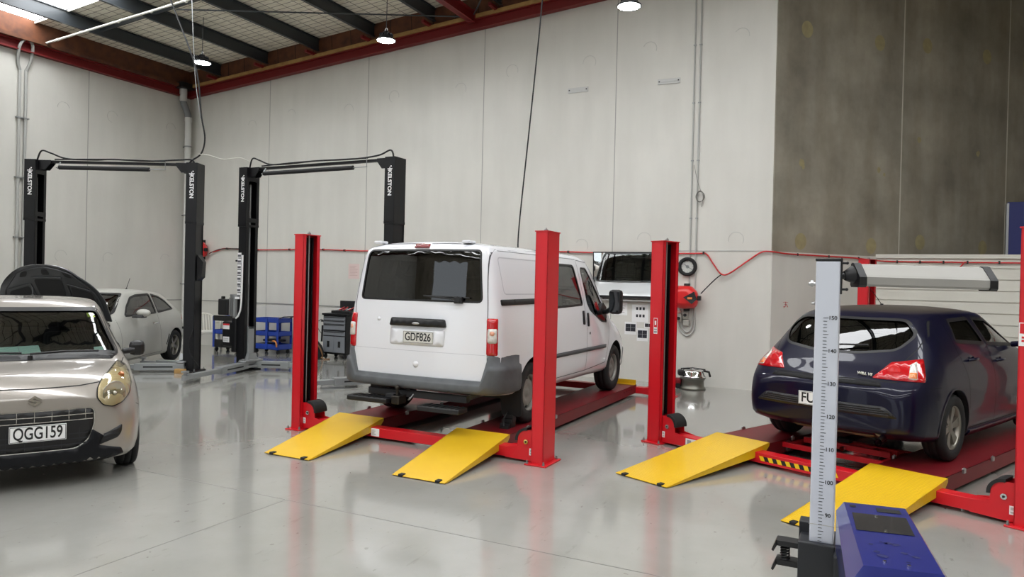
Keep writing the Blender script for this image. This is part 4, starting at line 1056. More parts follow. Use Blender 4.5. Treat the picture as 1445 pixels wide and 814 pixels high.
# nose, seen in the mirror on the wall
obj('bonnet_grille', V.decal(round_poly([(.42, 1.02), (-.42, 1.02), (-.42, .975), (.42, .975)], .02), 'front', .01, .012, .05), M_BLACK, van)
obj('grille', V.decal(round_poly([(.5, .80), (-.5, .80), (-.45, .70), (.45, .70)], .03), 'front', .012, .014, .05), M_BLACK, van)
obj('front_bumper', V.decal(round_poly([(.85, .60), (-.85, .60), (-.82, .30), (.82, .30)], .05), 'front', .03, .04, .08), M_BUMP, van)
for sg in (1, -1): obj('headlight', V.decal(round_poly([(sg*.55, .86), (sg*.80, .92), (sg*.82, .72), (sg*.58, .68)][::sg], .04), 'front', .008, .01, .05), M_LENS_C, van)
m = MB(); m.tube([(3.9, .5, 1.27), (3.78, 0, 1.33)], .01, 6); m.tube([(3.9, -.2, 1.27), (3.78, -.6, 1.31)], .01, 6); obj('wiper', m, M_BLACK, van)
obj('registration_label', V.decal([(-.55, 1.70), (-.64, 1.70), (-.655, 1.58), (-.565, 1.58)], 'front', -.012, .0, .05), M_WHITE, van)
# cabin
for y in (-.42, .42): seat(van, 2.75, y, .95)
seat(van, 1.65, 0, .9, w=1.3); steering(van, 3.15, -.42, 1.15)
m = MB(); m.box((3.22, -.85, .75), (3.6, .85, 1.14), bev=.05); obj('dashboard', m, M_INT, van)
m = MB(); m.cyl((1.0, -.65, .30), (3.4, -.6, .30), .03, 10); m.box((1.1, -.60, .22), (1.7, -.35, .36), bev=.03); m.box((.7, -.7, .26), (1.1, .7, .36), bev=.02); m.box((3.6, -.7, .26), (3.95, .7, .36), bev=.02); m.box((1.1, -.12, .24), (3.7, .12, .34), bev=.03)
obj('underbody', m, mat('underbody', srgb(60, 58, 56), .7, metal=.3), van)
# wheel chock behind the rear wheel
ch = thing('wheel_chock', 'black plastic wheel chock behind the right rear wheel of the white van', 'wheel chock', (-3.38, 6.84, .165), R(90))
m = MB(); m.prism([(-.13, 0), (.06, 0), (.085, .16), (.06, .17)], -.05, .05, 'y')
for k in range(3): m.box((-.1+.04*k, -.055, .0), (-.09+.04*k, .055, .05+.04*k))
obj('wedge', m, M_BLACK, ch)
m = MB(); m.tube([(-.12, .0, .03), (-.09, .02, .1), (.0, .02, .16)], .008, 6); obj('handle', m, M_BLACK, ch)
# ---------------------------------------------------------------- dark hatchback on the second lift
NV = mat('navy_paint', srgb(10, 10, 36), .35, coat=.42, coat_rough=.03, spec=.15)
PINK = None
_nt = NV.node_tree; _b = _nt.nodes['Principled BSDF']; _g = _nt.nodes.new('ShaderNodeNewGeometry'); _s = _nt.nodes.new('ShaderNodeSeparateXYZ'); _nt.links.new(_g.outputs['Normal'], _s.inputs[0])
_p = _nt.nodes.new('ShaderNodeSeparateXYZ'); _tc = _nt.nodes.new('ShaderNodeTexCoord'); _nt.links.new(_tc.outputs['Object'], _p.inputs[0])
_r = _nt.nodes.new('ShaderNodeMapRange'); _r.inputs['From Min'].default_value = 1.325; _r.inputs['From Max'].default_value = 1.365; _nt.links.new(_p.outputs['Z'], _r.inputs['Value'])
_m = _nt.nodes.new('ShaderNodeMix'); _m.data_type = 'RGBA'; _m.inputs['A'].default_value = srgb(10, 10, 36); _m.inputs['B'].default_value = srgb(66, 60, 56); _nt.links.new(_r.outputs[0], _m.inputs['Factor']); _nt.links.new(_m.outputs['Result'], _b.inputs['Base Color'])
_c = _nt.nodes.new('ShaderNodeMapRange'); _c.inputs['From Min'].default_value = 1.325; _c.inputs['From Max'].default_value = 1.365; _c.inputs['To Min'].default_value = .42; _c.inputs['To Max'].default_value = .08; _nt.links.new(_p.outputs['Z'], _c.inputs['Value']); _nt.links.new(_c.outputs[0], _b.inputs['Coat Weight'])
vs_ = car_root('hatchback', 'very dark blue hatchback seen from behind on the lift with checker-plate ramps', 'car', (-.36, 7.19, .165), math.sin(R(23.6)), math.cos(R(23.6)), 'hatchbacks in the workshop')
rows = [
 (0.00, .67, .50, .64, .66, .60, .70, .48, .68, .33, .30),
 (0.03, .71, .56, .69, .72, .65, .755, .50, .735, .31, .28),
 (0.08, .745, .60, .73, .765, .70, .80, .52, .78, .29, .26),
 (0.13, .80, .60, .765, .78, .72, .82, .56, .80, .28, .24),
 (0.20, .88, .585, .85, .79, .78, .835, .62, .815, .26, .22),
 (0.28, .955, .575, .92, .79, .83, .85, .66, .825, .25, .20),
 (0.45, 1.13, .565, 1.08, .79, .90, .858, .70, .84, .23, .19),
 (0.62, 1.275, .57, 1.22, .79, .95, .862, .72, .845, .21, .18),
 (0.80, 1.345, .575, 1.29, .785, .98, .863, .72, .845, .20, .18),
 (1.20, 1.39, .59, 1.335, .785, 1.0, .864, .72, .845, .19, .17),
 (1.70, 1.40, .59, 1.34, .785, 1.0, .864, .72, .845, .19, .17),
 (2.30, 1.375, .585, 1.315, .785, .98, .864, .70, .845, .19, .17),
 (2.65, 1.29, .57, 1.23, .78, .96, .862, .70, .84, .19, .17),
 (3.20, 1.02, .60, .98, .77, .90, .855, .66, .835, .20, .17),
 (3.40, .955, .60, .92, .76, .85, .85, .64, .83, .20, .17),
 (3.90, .86, .56, .82, .72, .76, .82, .56, .80, .20, .17),
 (4.20, .74, .48, .71, .64, .66, .74, .50, .72, .20, .18),
 (4.33, .60, .36, .58, .50, .55, .58, .46, .56, .22, .20)]
def warp_h(x, y, z):
    k = max(0, 1-x/.9); f = max(0, (x-3.5)/.83)
    return x+k*.17*y*y-f*.30*y*y, y, z
H = Car(rows, warp_h, 44)
rwin = round_poly([(-.50, 1.275), (.50, 1.275), (.615, 1.15), (.53, 1.01), (.2, .965), (-.2, .965), (-.53, 1.01), (-.615, 1.15)], .06)
q1 = round_poly([(1.16, 1.08), (1.26, 1.27), (1.80, 1.285), (1.88, 1.04)], .025)
q2 = round_poly([(1.97, 1.035), (1.93, 1.285), (2.34, 1.265), (2.62, 1.18), (2.98, .985)], .025)
hws = round_poly([(.50, 1.255), (-.50, 1.255), (-.61, 1.045), (.61, 1.045)], .05)
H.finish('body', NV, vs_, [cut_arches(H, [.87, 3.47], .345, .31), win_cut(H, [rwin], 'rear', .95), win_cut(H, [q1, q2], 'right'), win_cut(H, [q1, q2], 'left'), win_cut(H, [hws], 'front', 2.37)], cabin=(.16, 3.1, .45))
a_ = pane(H, 'rear_window', rwin, 'rear', glass('hatch_glass', (.13, .14, .14, 1), .045), vs_); surround(H, rwin, 'rear', .022, M_BLACK, a_)
for view in ('right', 'left'):
    for q in (q1, q2):
        a_ = pane(H, 'side_window', q, view, G_DARK if q is q1 else G_GRN, vs_); surround(H, q, view, .035, M_BLACK, a_, off=.003)
pane(H, 'windscreen', hws, 'front', MATS['clear_glass'], vs_)
M_SEAMB = mat('dark_gap', srgb(4, 4, 6), .8)
mb = H.line([(.60, 1.27), (.665, 1.14), (.655, 1.02), (.60, .90), (.56, .80)], 'rear', .007); H.line([(-.60, 1.27), (-.665, 1.14), (-.655, 1.02), (-.60, .90), (-.56, .80)], 'rear', .007, mb=mb); H.line([(.62, .745), (-.62, .745)], 'rear', .010, mb=mb)
obj('tailgate_seam', mb, M_SEAMB, vs_)
obj('shelf_strip', H.decal(round_poly([(.50, .735), (-.50, .735), (-.52, .700), (.52, .700)], .01), 'rear', .004, .005, .05), M_SEAMB, vs_)
for sg in (1, -1):
    vw = (.1, sg*.75, -40*sg)
    f = lambda P: [(-a*sg, z) for a, z in P]
    t_ = obj('tail_light', H.decal(round_poly(f([(.235, .765), (.06, .905), (-.21, .945), (-.165, .755)]), .018), vw, .006, .02, .035, bulge=.006), M_LENS_R, vs_)
    obj('reversing_lens', H.decal(round_poly(f([(-.03, .772), (-.075, .885), (-.14, .915), (-.095, .768)]), .008), vw, .016, .004, .03), M_LENS_C, t_)
    obj('indicator_lens', H.decal(round_poly(f([(-.034, .778), (-.052, .822), (-.108, .822), (-.094, .774)]), .006), vw, .0185, .004, .03), M_LENS_O, t_)
    c_, n_ = H.hit(vw, -sg*.06, .835); m = MB(); MM = frame_m(c_+n_*.014, Vector((0, 0, 1)).cross(n_), (0, 0, 1)); m.lathe([(.001, .006), (.025, .005), (.04, .002), (.048, .004), (.052, .0)], 24, M=MM); obj('lamp_bowl', m, mat('bright_red_lens', srgb(235, 40, 45), .15, coat=1), t_)
gr = round_poly([(.56, .535), (-.56, .535), (-.67, .44), (.67, .44)], .03)
g_ = obj('lower_vent', H.decal(gr, 'rear', .003, .004, .05), M_BLACK, vs_)
for k in range(4):
    z = .46+.018*k; m = H.decal([(.62-.03*k, z+.007), (-.62+.03*k, z+.007), (-.62+.03*k, z), (.62-.03*k, z)], 'rear', .010, .01, .06); obj('vent_slat', m, mat('vent_dark', srgb(34, 34, 40), .4), g_)
l_, n_ = H.hit('rear', 0, .53); m_ = l_+n_*.03
plate(vs_, m_, (0, -1, 0), (0, 0, 1), 'FUM', .36, .125, M_WHITE, txt=.125, dx=-.155)
l_, n_ = H.hit('rear', -.35, .79)
text('model_lettering', 'WILL VS', .036, mat('letter_silver', srgb(200, 198, 186), .4), vs_, frame_m(l_+n_*.008, Vector((0, -1, 0))-n_*Vector((0, -1, 0)).dot(n_), Vector((0, 0, 1))-n_*n_.z), .006, .0008)
# rear wiper
m = MB(); a0 = H.hit('rear', .15, .985); a1 = H.hit('rear', -.28, 1.03); m.tube([a0[0]+a0[1]*.03, (a0[0]+a1[0])/2+a0[1]*.035, a1[0]+a1[1]*.015], .009, 6); m.cyl(a0[0], a0[0]+a0[1]*.04, .028, 12); obj('rear_wiper', m, M_BLACK, vs_)
m = MB(); m.tube([(.10, -.54, .25), (-.05, -.56, .235)], .033, 18, caps=False); m.tube([(.10, -.54, .25), (-.05, -.56, .235)], .028, 18, caps=False); e_ = obj('exhaust_tip', m, M_CHROME, vs_)
m = MB(); m.tube([(.10, -.50, .29), (.2, -.45, .29), (.5, -.3, .28)], .028, 12); m.box((.15, -.45, .22), (.55, .35, .33), bev=.05); obj('silencer', m, mat('rusty_steel', srgb(120, 104, 82), .55, metal=.6), vs_)
for view, sg in (('right', -1), ('left', 1)):
    mb = H.line([(1.10, 1.24), (1.08, 1.0), (1.20, .72), (1.22, .5), (1.24, .30)], view, .007); H.line([(1.92, 1.29), (1.93, 1.0), (1.95, .6), (1.95, .27)], view, .007, mb=mb); H.line([(1.24, .27), (3.05, .27), (3.05, .6), (3.0, .98)], view, .007, mb=mb); H.line([(.34, .70), (.52, .70)], view, .006, mb=mb)
    obj('door_seam', mb, M_SEAMB, vs_)
    obj('side_sill', H.decal(round_poly([(1.26, .25), (3.0, .25), (3.0, .19), (1.26, .19)], .015), view, .012, .014, .07), NV, vs_)
    for x, z in ((1.38, .90), (2.16, .86)):
        l_, n_ = H.hit(view, x, z); m = MB(); m.tube([l_+Vector((-.08, 0, 0)), l_+n_*.035+Vector((-.06, 0, 0)), l_+n_*.038+Vector((.06, 0, 0)), l_+Vector((.08, 0, 0))], .013, 8); m.lathe([(.001, .001), (.035, .003), (.045, .006)], 20, M=frame_m(l_, (1, 0, 0), (0, 0, 1)) if sg < 0 else frame_m(l_, (-1, 0, 0), (0, 0, 1))); obj('door_handle', m, NV, vs_)
    m = MB(); m.box((2.62, sg*.97-.11, .98), (2.76, sg*.97+.11, 1.12), bev=.05); m.tube([(2.74, sg*.78, 1.0), (2.70, sg*.90, 1.02)], .03, 8); mr = obj('door_mirror', m, NV, vs_)
    m = MB(); m.box((2.615, sg*.97-.09, 1.0), (2.619, sg*.97+.09, 1.10)); obj('mirror_glass', m, M_CHROME, mr)
    for xw in (.87, 3.47):
        pts = [(xw+.36*math.cos(a), .31+.36*math.sin(a)) for a in [R(-4)+k*R(188)/20 for k in range(21)]]
        obj('arch_lip', H.line(pts, view, .022, .005), NV, vs_)
        wheel(vs_, xw, sg*.755, .305, .20, sg, 'six')
    obj('headlight', H.decal(round_poly([(sg*.42, .62), (sg*.62, .68), (sg*.64, .56), (sg*.46, .54)][::sg], .03), 'front', .004, .01, .05), M_LENS_C, vs_)
seat(vs_, 1.5, 0, .58, w=1.15, hr=False); seat(vs_, 2.3, -.36, .58); seat(vs_, 2.3, .36, .58); steering(vs_, 2.75, -.36, .85)
m = MB(); m.box((2.85, -.7, .5), (3.08, .7, .92), bev=.04); obj('dashboard', m, M_INT, vs_)
m = MB(); m.tube([(1.55, .1, 1.40), (1.20, .12, 1.63)], .0035, 6); m.cyl((1.55, .1, 1.395), (1.55, .1, 1.41), .015, 10); obj('aerial', m, M_BLACK, vs_)
m = MB(); m.box((.6, -.6, .2), (3.9, .6, .26), bev=.02); m.box((.8, -.55, .24), (.95, .55, .34), bev=.03); obj('underbody', m, MATS['underbody'], vs_)

# ---------------------------------------------------------------- silver hatchback in the foreground
SZ = paint('champagne_silver', srgb(158, 152, 145), metal=.4, rough=.34)
sz = car_root('hatchback', 'champagne silver small hatchback facing the camera, cut by the left edge', 'car', (-8.77, 4.98, 0), .877, -.48, 'hatchbacks in the workshop')
rows = [
 (0.00, .98, .50, .95, .66, .90, .70, .60, .68, .36, .32),
 (0.05, 1.12, .54, 1.08, .72, .96, .75, .62, .73, .32, .28),
 (0.20, 1.34, .55, 1.29, .75, .98, .785, .64, .765, .27, .23),
 (0.45, 1.42, .56, 1.37, .755, .98, .795, .64, .775, .22, .18),
 (1.20, 1.465, .57, 1.41, .755, .97, .80, .64, .78, .20, .16),
 (1.75, 1.445, .565, 1.39, .755, .96, .80, .64, .78, .20, .16),
 (1.95, 1.395, .56, 1.335, .755, .95, .80, .64, .78, .20, .16),
 (2.30, 1.17, .585, 1.12, .75, .93, .80, .64, .78, .20, .16),
 (2.62, .965, .64, .945, .745, .90, .80, .64, .78, .20, .16),
 (2.75, .93, .65, .905, .74, .87, .80, .62, .78, .20, .16),
 (3.00, .905, .63, .87, .73, .83, .79, .60, .77, .20, .16),
 (3.20, .875, .59, .835, .70, .78, .765, .56, .745, .20, .16),
 (3.32, .835, .53, .795, .65, .73, .72, .52, .70, .20, .17),
 (3.40, .785, .46, .745, .59, .68, .66, .50, .64, .20, .18),
 (3.44, .73, .42, .69, .53, .62, .59, .48, .58, .22, .20)]
def warp_s(x, y, z):
    f = max(0, (x-2.7)/.74); k = max(0, 1-x/.7)
    return x-f*f*.20*y*y*(1.0)+k*.1*y*y+f*f*(.04 if z < .62 else .04-.10*(z-.62)), y, z
Z_ = Car(rows, warp_s, 44)
sws = round_poly([(.53, 1.355), (-.53, 1.355), (-.585, 1.2), (-.665, .965), (.665, .965), (.585, 1.2)], .05)
sw1 = round_poly([(2.25, .99), (1.95, 1.26), (1.75, 1.345), (1.35, 1.36), (1.35, .99)], .03)
sw2 = round_poly([(1.27, .99), (1.27, 1.36), (.75, 1.33), (.62, 1.03)], .03)
Z_.finish('body', SZ, sz, [cut_arches(Z_, [.50, 2.83], .33, .28), win_cut(Z_, [sws], 'front', 1.5), win_cut(Z_, [sw1, sw2], 'left'), win_cut(Z_, [sw1, sw2], 'right')], cabin=(.12, 2.55, .40))
a_ = pane(Z_, 'windscreen', sws, 'front', glass('screen_glass', (.62, .68, .66, 1), .07), sz); surround(Z_, sws, 'front', .035, M_BLACK, a_)
for view in ('left', 'right'):
    for q in (sw1, sw2): a_ = pane(Z_, 'side_window', q, view, G_DARK, sz); surround(Z_, q, view, .03, M_BLACK, a_)
hood = [(.70, .93), (.645, .88), (.50, .815), (.30, .795), (0, .79), (-.30, .795), (-.50, .815), (-.645, .88), (-.70, .93)]
obj('bonnet_seam', Z_.line(hood, 'front', .007, .0015), M_SEAMB, sz)
for sg in (1, -1):
    vw = (3.3, sg*.58, 180-4*sg); f = lambda P: round_poly([(a*sg, z) for a, z in P], .02)
    HLP = [(-.035, .965), (-.092, .915), (-.109, .814), (-.092, .726), (-.046, .663), (.0115, .64), (.069, .663), (.104, .726), (.104, .80), (.08, .864), (.023, .92)]
    HLP = [(a*1.2+.025, .615+(z-.64)*.93) for a, z in HLP]
    b_ = obj('headlight', Z_.decal(f(HLP), vw, .004, .006, .03), mat('lamp_bowl', srgb(222, 208, 172), .3, metal=.0, coat=1), sz)
    surround(Z_, f(HLP), vw, .008, M_BLACK, b_, off=.006)
    c_, n_ = Z_.hit(vw, sg*.03, .715); MM = frame_m(c_+n_*.006, Vector((0, 0, 1)).cross(n_), (0, 0, 1))
    m = MB(); m.lathe([(.001, .0), (.03, .001), (.075, .006), (.096, .012), (.101, .008)], 32, M=MM); m.sphere(MM @ Vector((0, 0, .008)), .02, 12); obj('main_reflector', m, mat('reflector', srgb(200, 198, 186), .18, metal=.7), b_)
    c_, n_ = Z_.hit(vw, sg*-.03, .835); m = MB(); m.sphere(c_+n_*.006, .026, 14, 0, (1, 1, 1)); obj('indicator', m, M_LENS_O, b_)
    obj('lens_cover', Z_.decal(f(HLP), vw, .018, 0, .03, bulge=.008), glass('lamp_cover', (.93, .90, .80, 1), .07), b_)
    fg = round_poly([(sg*.47, .395), (sg*.61, .465), (sg*.605, .40), (sg*.58, .36), (sg*.44, .315)][::sg], .02)
    fo = obj('fog_recess', Z_.decal(fg, 'front', .003, .004, .04), M_BLACK, sz)
    for k in range(3): obj('recess_rib', Z_.line([(sg*.47, .355+.022*k), (sg*(.58-.0*k), .375+.025*k)], 'front', .006, .007), mat('vent_dark', srgb(34, 34, 40), .4), fo)
mouth = round_poly([(.40, .625), (-.40, .625), (-.405, .50), (-.37, .38), (-.28, .31), (.28, .31), (.37, .38), (.405, .50)], .04)
mo = obj('grille', Z_.decal(mouth, 'front', .002, .004, .05), M_BLACK, sz)
obj('grille_trim', Z_.line(mouth, 'front', .007, .006, closed=True), M_CHROME, mo)
mb = MB()
for z in (.58, .538): Z_.line([(.39, z), (-.39, z)], 'front', .007, .009, mb=mb)
for k in range(7): y = -.34+.68*k/6; Z_.line([(y, .62), (y, .535)], 'front', .004, .008, mb=mb)
obj('upper_grille_bars', mb, M_CHROME, mo)
mb = MB()
for z in (.43, .39, .35): Z_.line([(.36, z), (-.36, z)], 'front', .009, .008, mb=mb)
for k in range(6): y = -.30+.60*k/5; Z_.line([(y, .47), (y, .32)], 'front', .005, .007, mb=mb)
obj('lower_grille_bars', mb, mat('vent_dark', srgb(34, 34, 40), .4), mo)
low = round_poly([(.39, .45), (.47, .39), (.44, .315), (.60, .27), (.62, .22), (.34, .17), (-.34, .17), (-.62, .22), (-.60, .27), (-.44, .315), (-.47, .39), (-.39, .45), (-.36, .36), (-.28, .305), (.28, .305), (.36, .36)], .01)
obj('lower_bumper', Z_.decal(low, 'front', .010, .014, .04), mat('lip_black', srgb(14, 15, 20), .45, spec=.25), sz)
l_, n_ = Z_.hit('front', .025, .46)
plate(sz, Vector((l_.x+.030, .025, .46)), (0, 1, 0), (0, 0, 1), 'QGG159', .37, .125, M_WHITE, txt=.13)
S_ = [(-.5, .1), (0, .5), (.5, .12), (.22, .10), (0, .26), (-.14, .15), (.5, -.1), (0, -.5), (-.5, -.12), (-.22, -.10), (0, -.26), (.14, -.15)]
l_, n_ = Z_.hit('front', .0, .705)
m = MB(); m.prism([(a*.095, b*.082) for a, b in S_], 0, .006, 'z'); obj('badge', m, M_CHROME, sz, frame_m(l_+n_*.003, (0, 1, 0), Vector((0, 0, 1))-n_*n_.z))
# wipers, cowl
mb = Z_.decal(round_poly([(2.52, .66), (2.68, .60), (2.70, 0), (2.68, -.60), (2.52, -.66), (2.60, 0)], .02), 'top', .004, .006, .06); obj('cowl', mb, M_BLACK, sz)
m = MB()
for (y0, y1) in ((.50, -.02), (-.08, -.58)):
    p0 = Z_.hit('front', y0-.0, .985)[0]; p1 = Z_.hit('front', y1, .975)[0]; u = Vector((.03, 0, .015)); m.tube([p0+u, (p0+p1)/2+u+Vector((.01, 0, .012)), p1+u*1.2], .009, 6)
    pv = Z_.hit('front', y1, .955)[0]+Vector((.03, 0, .01)); m.cyl(pv-Vector((0, 0, .02)), pv+Vector((0, 0, .02)), .02, 10)
obj('wiper', m, M_BLACK, sz)
m = MB(); l_ = Z_.hit('top', .62, .03)[0]; m.sphere(l_, .022, 12); m.tube([l_, l_+Vector((-.05, 0, .10))], .005, 6); obj('aerial', m, M_BLACK, sz)
for view, sg in (('left', 1), ('right', -1)):
    mb = Z_.line([(2.42, .93), (2.45, .8), (2.44, .4), (2.36, .24)], view, .006); Z_.line([(1.31, 1.38), (1.31, .95), (1.30, .24)], view, .006, mb=mb); Z_.line([(1.0, .24), (2.36, .24)], view, .006, mb=mb); Z_.line([(2.98, .50), (3.1, .56), (3.22, .60)], view, .005, mb=mb); obj('door_seam', mb, M_SEAMB, sz)
    m = MB(); m.box((2.10, sg*.87-.07, .90), (2.20, sg*.87+.07, 1.05), bev=.045); m.tube([(2.2, sg*.74, .95), (2.19, sg*.84, .96)], .028, 8); obj('door_mirror', m, M_BLACK, sz)
    for x in (1.0+.4, .9+.9): pass
    m = MB(); l_, n_ = Z_.hit(view, 1.45, .80); m.tube([l_+Vector((-.07, 0, 0)), l_+n_*.03, l_+Vector((.07, 0, 0))], .012, 8); obj('door_handle', m, SZ, sz)
    for xw in (.50, 2.83):
        wheel(sz, xw, sg*.70, .285, .165, sg, 'five')
        pts = [(xw+.335*math.cos(a), .28+.335*math.sin(a)) for a in [R(-4)+k*R(188)/18 for k in range(19)]]; obj('arch_lip', Z_.line(pts, view, .015, .003), SZ, sz)
for y in (.36, -.36): seat(sz, 1.75, y, .58)
seat(sz, .95, 0, .58, w=1.1, hr=False); steering(sz, 2.12, -.34, .88)
m = MB(); m.box((2.10, -.66, .55), (2.50, .66, .955), bev=.04); m.box((2.04, -.5, .86), (2.2, -.18, 1.0), bev=.04); obj('dashboard', m, M_INT, sz)
M_PAPER = mat('green_paper', srgb(176, 212, 200), .6)
m = MB(); c = Matrix.Translation((2.36, -.26, .995)) @ Matrix.Rotation(.30, 4, 'Y') @ Matrix.Rotation(.10, 4, 'Z'); m.box((-.09, -.32, 0), (.09, .32, .003), 0, c)
for k in range(3): m.box((-.08, -.2+.18*k, .003), (.08, -.195+.18*k, .0035), 1, c)
obj('job_sheet', m, [M_PAPER, MATS['label_grey']], sz)
obj('registration_label', Z_.decal([(.50, 1.33), (.44, 1.33), (.45, 1.29), (.515, 1.29)], 'front', -.012, 0, .05), mat('label_green', srgb(150, 175, 40), .5), sz)
obj('service_label', Z_.decal([(.55, 1.04), (.47, 1.035), (.475, .99), (.565, .99)], 'front', -.012, 0, .05), M_PAPER, sz)

# ---------------------------------------------------------------- white hatchback on the far lift, bonnet up and nose stripped
AW = mat('dusty_white', srgb(186, 186, 180), .42, coat=.4, coat_rough=.2, noise=(2.2, .5, srgb(168, 166, 158)))
fa = Vector((.4606, -.8876, 0)); ao = Vector((-13.48, 10.11, 0)); la = Vector((.8876, .4606, 0))
au = car_root('hatchback', 'dusty white three-door hatchback with its bonnet raised and front end stripped', 'car', ao-la*.02, fa.x, fa.y, 'hatchbacks in the workshop')
rows = [
 (0.00, .80, .50, .77, .66, .72, .70, .52, .68, .33, .30),
 (0.05, .98, .54, .95, .72, .86, .77, .56, .74, .30, .27),
 (0.18, 1.10, .56, 1.06, .76, .95, .82, .60, .79, .26, .22),
 (0.45, 1.27, .57, 1.21, .79, .98, .86, .64, .83, .22, .18),
 (0.80, 1.38, .59, 1.32, .80, .98, .87, .66, .84, .20, .16),
 (1.50, 1.425, .61, 1.375, .80, .96, .87, .66, .84, .19, .15),
 (2.10, 1.405, .60, 1.355, .80, .94, .87, .66, .84, .18, .15),
 (2.30, 1.33, .60, 1.29, .80, .93, .87, .66, .84, .18, .15),
 (2.70, 1.08, .64, 1.05, .79, .91, .87, .66, .84, .18, .15),
 (2.95, .97, .66, .95, .78, .89, .865, .66, .84, .18, .15),
 (3.02, .93, .66, .91, .78, .86, .86, .64, .83, .18, .15)]
def warp_a(x, y, z):
    k = max(0, 1-x/.8); return x+k*.14*y*y, y, z
U = Car(rows, warp_a, 40)
aw1 = round_poly([(2.47, .965), (2.30, 1.12), (2.08, 1.275), (1.85, 1.32), (1.36, 1.335), (1.38, .985)], .03)
aw2 = round_poly([(1.30, .99), (1.28, 1.33), (.98, 1.28), (.78, 1.19), (.62, 1.04)], .03)
aws = round_poly([(.55, 1.35), (-.55, 1.35), (-.68, .99), (.68, .99)], .05)
U.finish('body', AW, au, [cut_arches(U, [.66], .345, .31), win_cut(U, [aw1, aw2], 'left'), win_cut(U, [aw1, aw2], 'right'), win_cut(U, [aws], 'front', 1.6)], cabin=(.15, 2.85, .42))
for view in ('left', 'right'):
    for q in (aw1, aw2): a_ = pane(U, 'side_window', q, view, glass('audi_glass', (.22, .23, .23, 1), .10), au); surround(U, q, view, .035, M_BLACK, a_)
a_ = pane(U, 'windscreen', aws, 'front', glass('audi_screen', (.3, .32, .32, 1), .10), au); surround(U, aws, 'front', .03, M_BLACK, a_)
for view, sg in (('left', 1), ('right', -1)):
    mb = U.line([(2.80, .95), (2.74, .6), (2.70, .28), (2.6, .20)], view, .007); U.line([(1.33, 1.34), (1.35, .96), (1.30, .5), (1.20, .24), (2.6, .20)], view, .007, mb=mb); obj('door_seam', mb, MATS['panel_gap'], au)
    obj('shoulder_crease', U.line([(2.7, .80), (1.4, .84), (.35, .86)], view, .012, .002), AW, au)
    mb = U.decal([(.98, .56), (1.06, .36), (1.03, .34), (.95, .54)], view, .004, .004, .04); obj('rear_vent', mb, M_BLACK, au)
    m = MB(); l_, n_ = U.hit(view, 1.50, .79); m.tube([l_+Vector((-.09, 0, 0)), l_+n_*.035+Vector((-.05, 0, 0)), l_+n_*.035+Vector((.05, 0, 0)), l_+Vector((.09, 0, 0))], .014, 8); obj('door_handle', m, M_CHROME, au)
    m = MB(); m.sphere((2.28, sg*1.0, 1.02), .10, 18, 0, (.75, 1.25, .70)); mr = obj('door_mirror', m, AW, au)
    m = MB(); m.prism(round_poly([(2.20, .93), (2.38, .93), (2.36, .985), (2.22, .985)], .02), sg*.84, sg*1.02, 'y'); obj('mirror_foot', m, M_BLACK, mr)
    wheel(au, .66, sg*.755, .305, .20, sg, 'five')
    wheel(au, 3.14, sg*.75, .305, .20, sg, 'five')
    pts = [(.66+.36*math.cos(a), .31+.36*math.sin(a)) for a in [R(-4)+k*R(188)/18 for k in range(19)]]; obj('arch_lip', U.line(pts, view, .02, .004), AW, au)
    obj('tail_light', U.decal(round_poly([(-sg*.17, .92), (sg*.12, .90), (sg*.14, .80), (-sg*.15, .78)][::sg], .02), (.1, sg*.72, -35*sg), .005, .01, .04), M_LENS_R, au)
m = MB(); l_ = U.hit('top', .95, 0)[0]; m.cyl(l_-Vector((0, 0, .01)), l_+Vector((0, 0, .03)), .02, 12); m.tube([l_+Vector((0, 0, .02)), l_+Vector((-.13, 0, .23))], .006, 6); obj('aerial', m, M_BLACK, au)
for y in (.37, -.37): seat(au, 1.9, y, .52)
seat(au, 1.0, 0, .52, w=1.1); steering(au, 2.3, -.36, .82)
m = MB(); m.box((2.45, -.68, .5), (2.80, .68, .90), bev=.04); obj('dashboard', m, M_INT, au)
# stripped front: inner wings, engine, rails
M_ENG = mat('engine_dark', srgb(52, 50, 48), .6, metal=.3, noise=(12, .8, srgb(96, 90, 80)))
eb = thing('x', 'x', 'x'); bpy.data.objects.remove(eb)
m = MB()
for sg in (1, -1):
    m.box((3.0, sg*.62-.06, .70), (3.55, sg*.62+.06, .86), bev=.02); m.box((3.0, sg*.50-.05, .40), (3.75, sg*.50+.05, .52), bev=.01); m.box((3.02, sg*.70-.05, .30), (3.08, sg*.70+.10, .88), bev=.01)
m.box((3.55, -.62, .78), (3.62, .62, .86), bev=.01); m.box((3.70, -.60, .42), (3.76, .60, .52), bev=.01)
ib = obj('front_frame', m, mat('frame_grey', srgb(104, 100, 90), .6, metal=.3, noise=(9, .7, srgb(60, 56, 50))), au)
m = MB(); m.box((3.08, -.40, .42), (3.50, .40, .84), bev=.05); m.box((3.12, -.30, .82), (3.46, .28, .90), bev=.03); m.cyl((3.3, .30, .86), (3.3, .52, .86), .06, 14)
for k in range(4): m.cyl((3.52, -.3+.2*k, .55), (3.6, -.3+.2*k, .55), .05, 12)
obj('engine', m, M_ENG, au)
m = MB()
for k in range(10):
    y = .3+.05*k; m.tube(smooth_path([(3.05, y, .9), (3.2, y+.1*random.random(), .84+.05*random.random()), (3.35+.1*random.random(), y, .6), (3.1+.2*random.random(), .78, .4+.4*random.random())], 5), .010, 5)
m.box((3.04, .68, .55), (3.12, .83, .86), bev=.02); m.box((3.05, .70, .30), (3.20, .80, .46), bev=.02); obj('wiring_loom', m, M_BLACK, au)
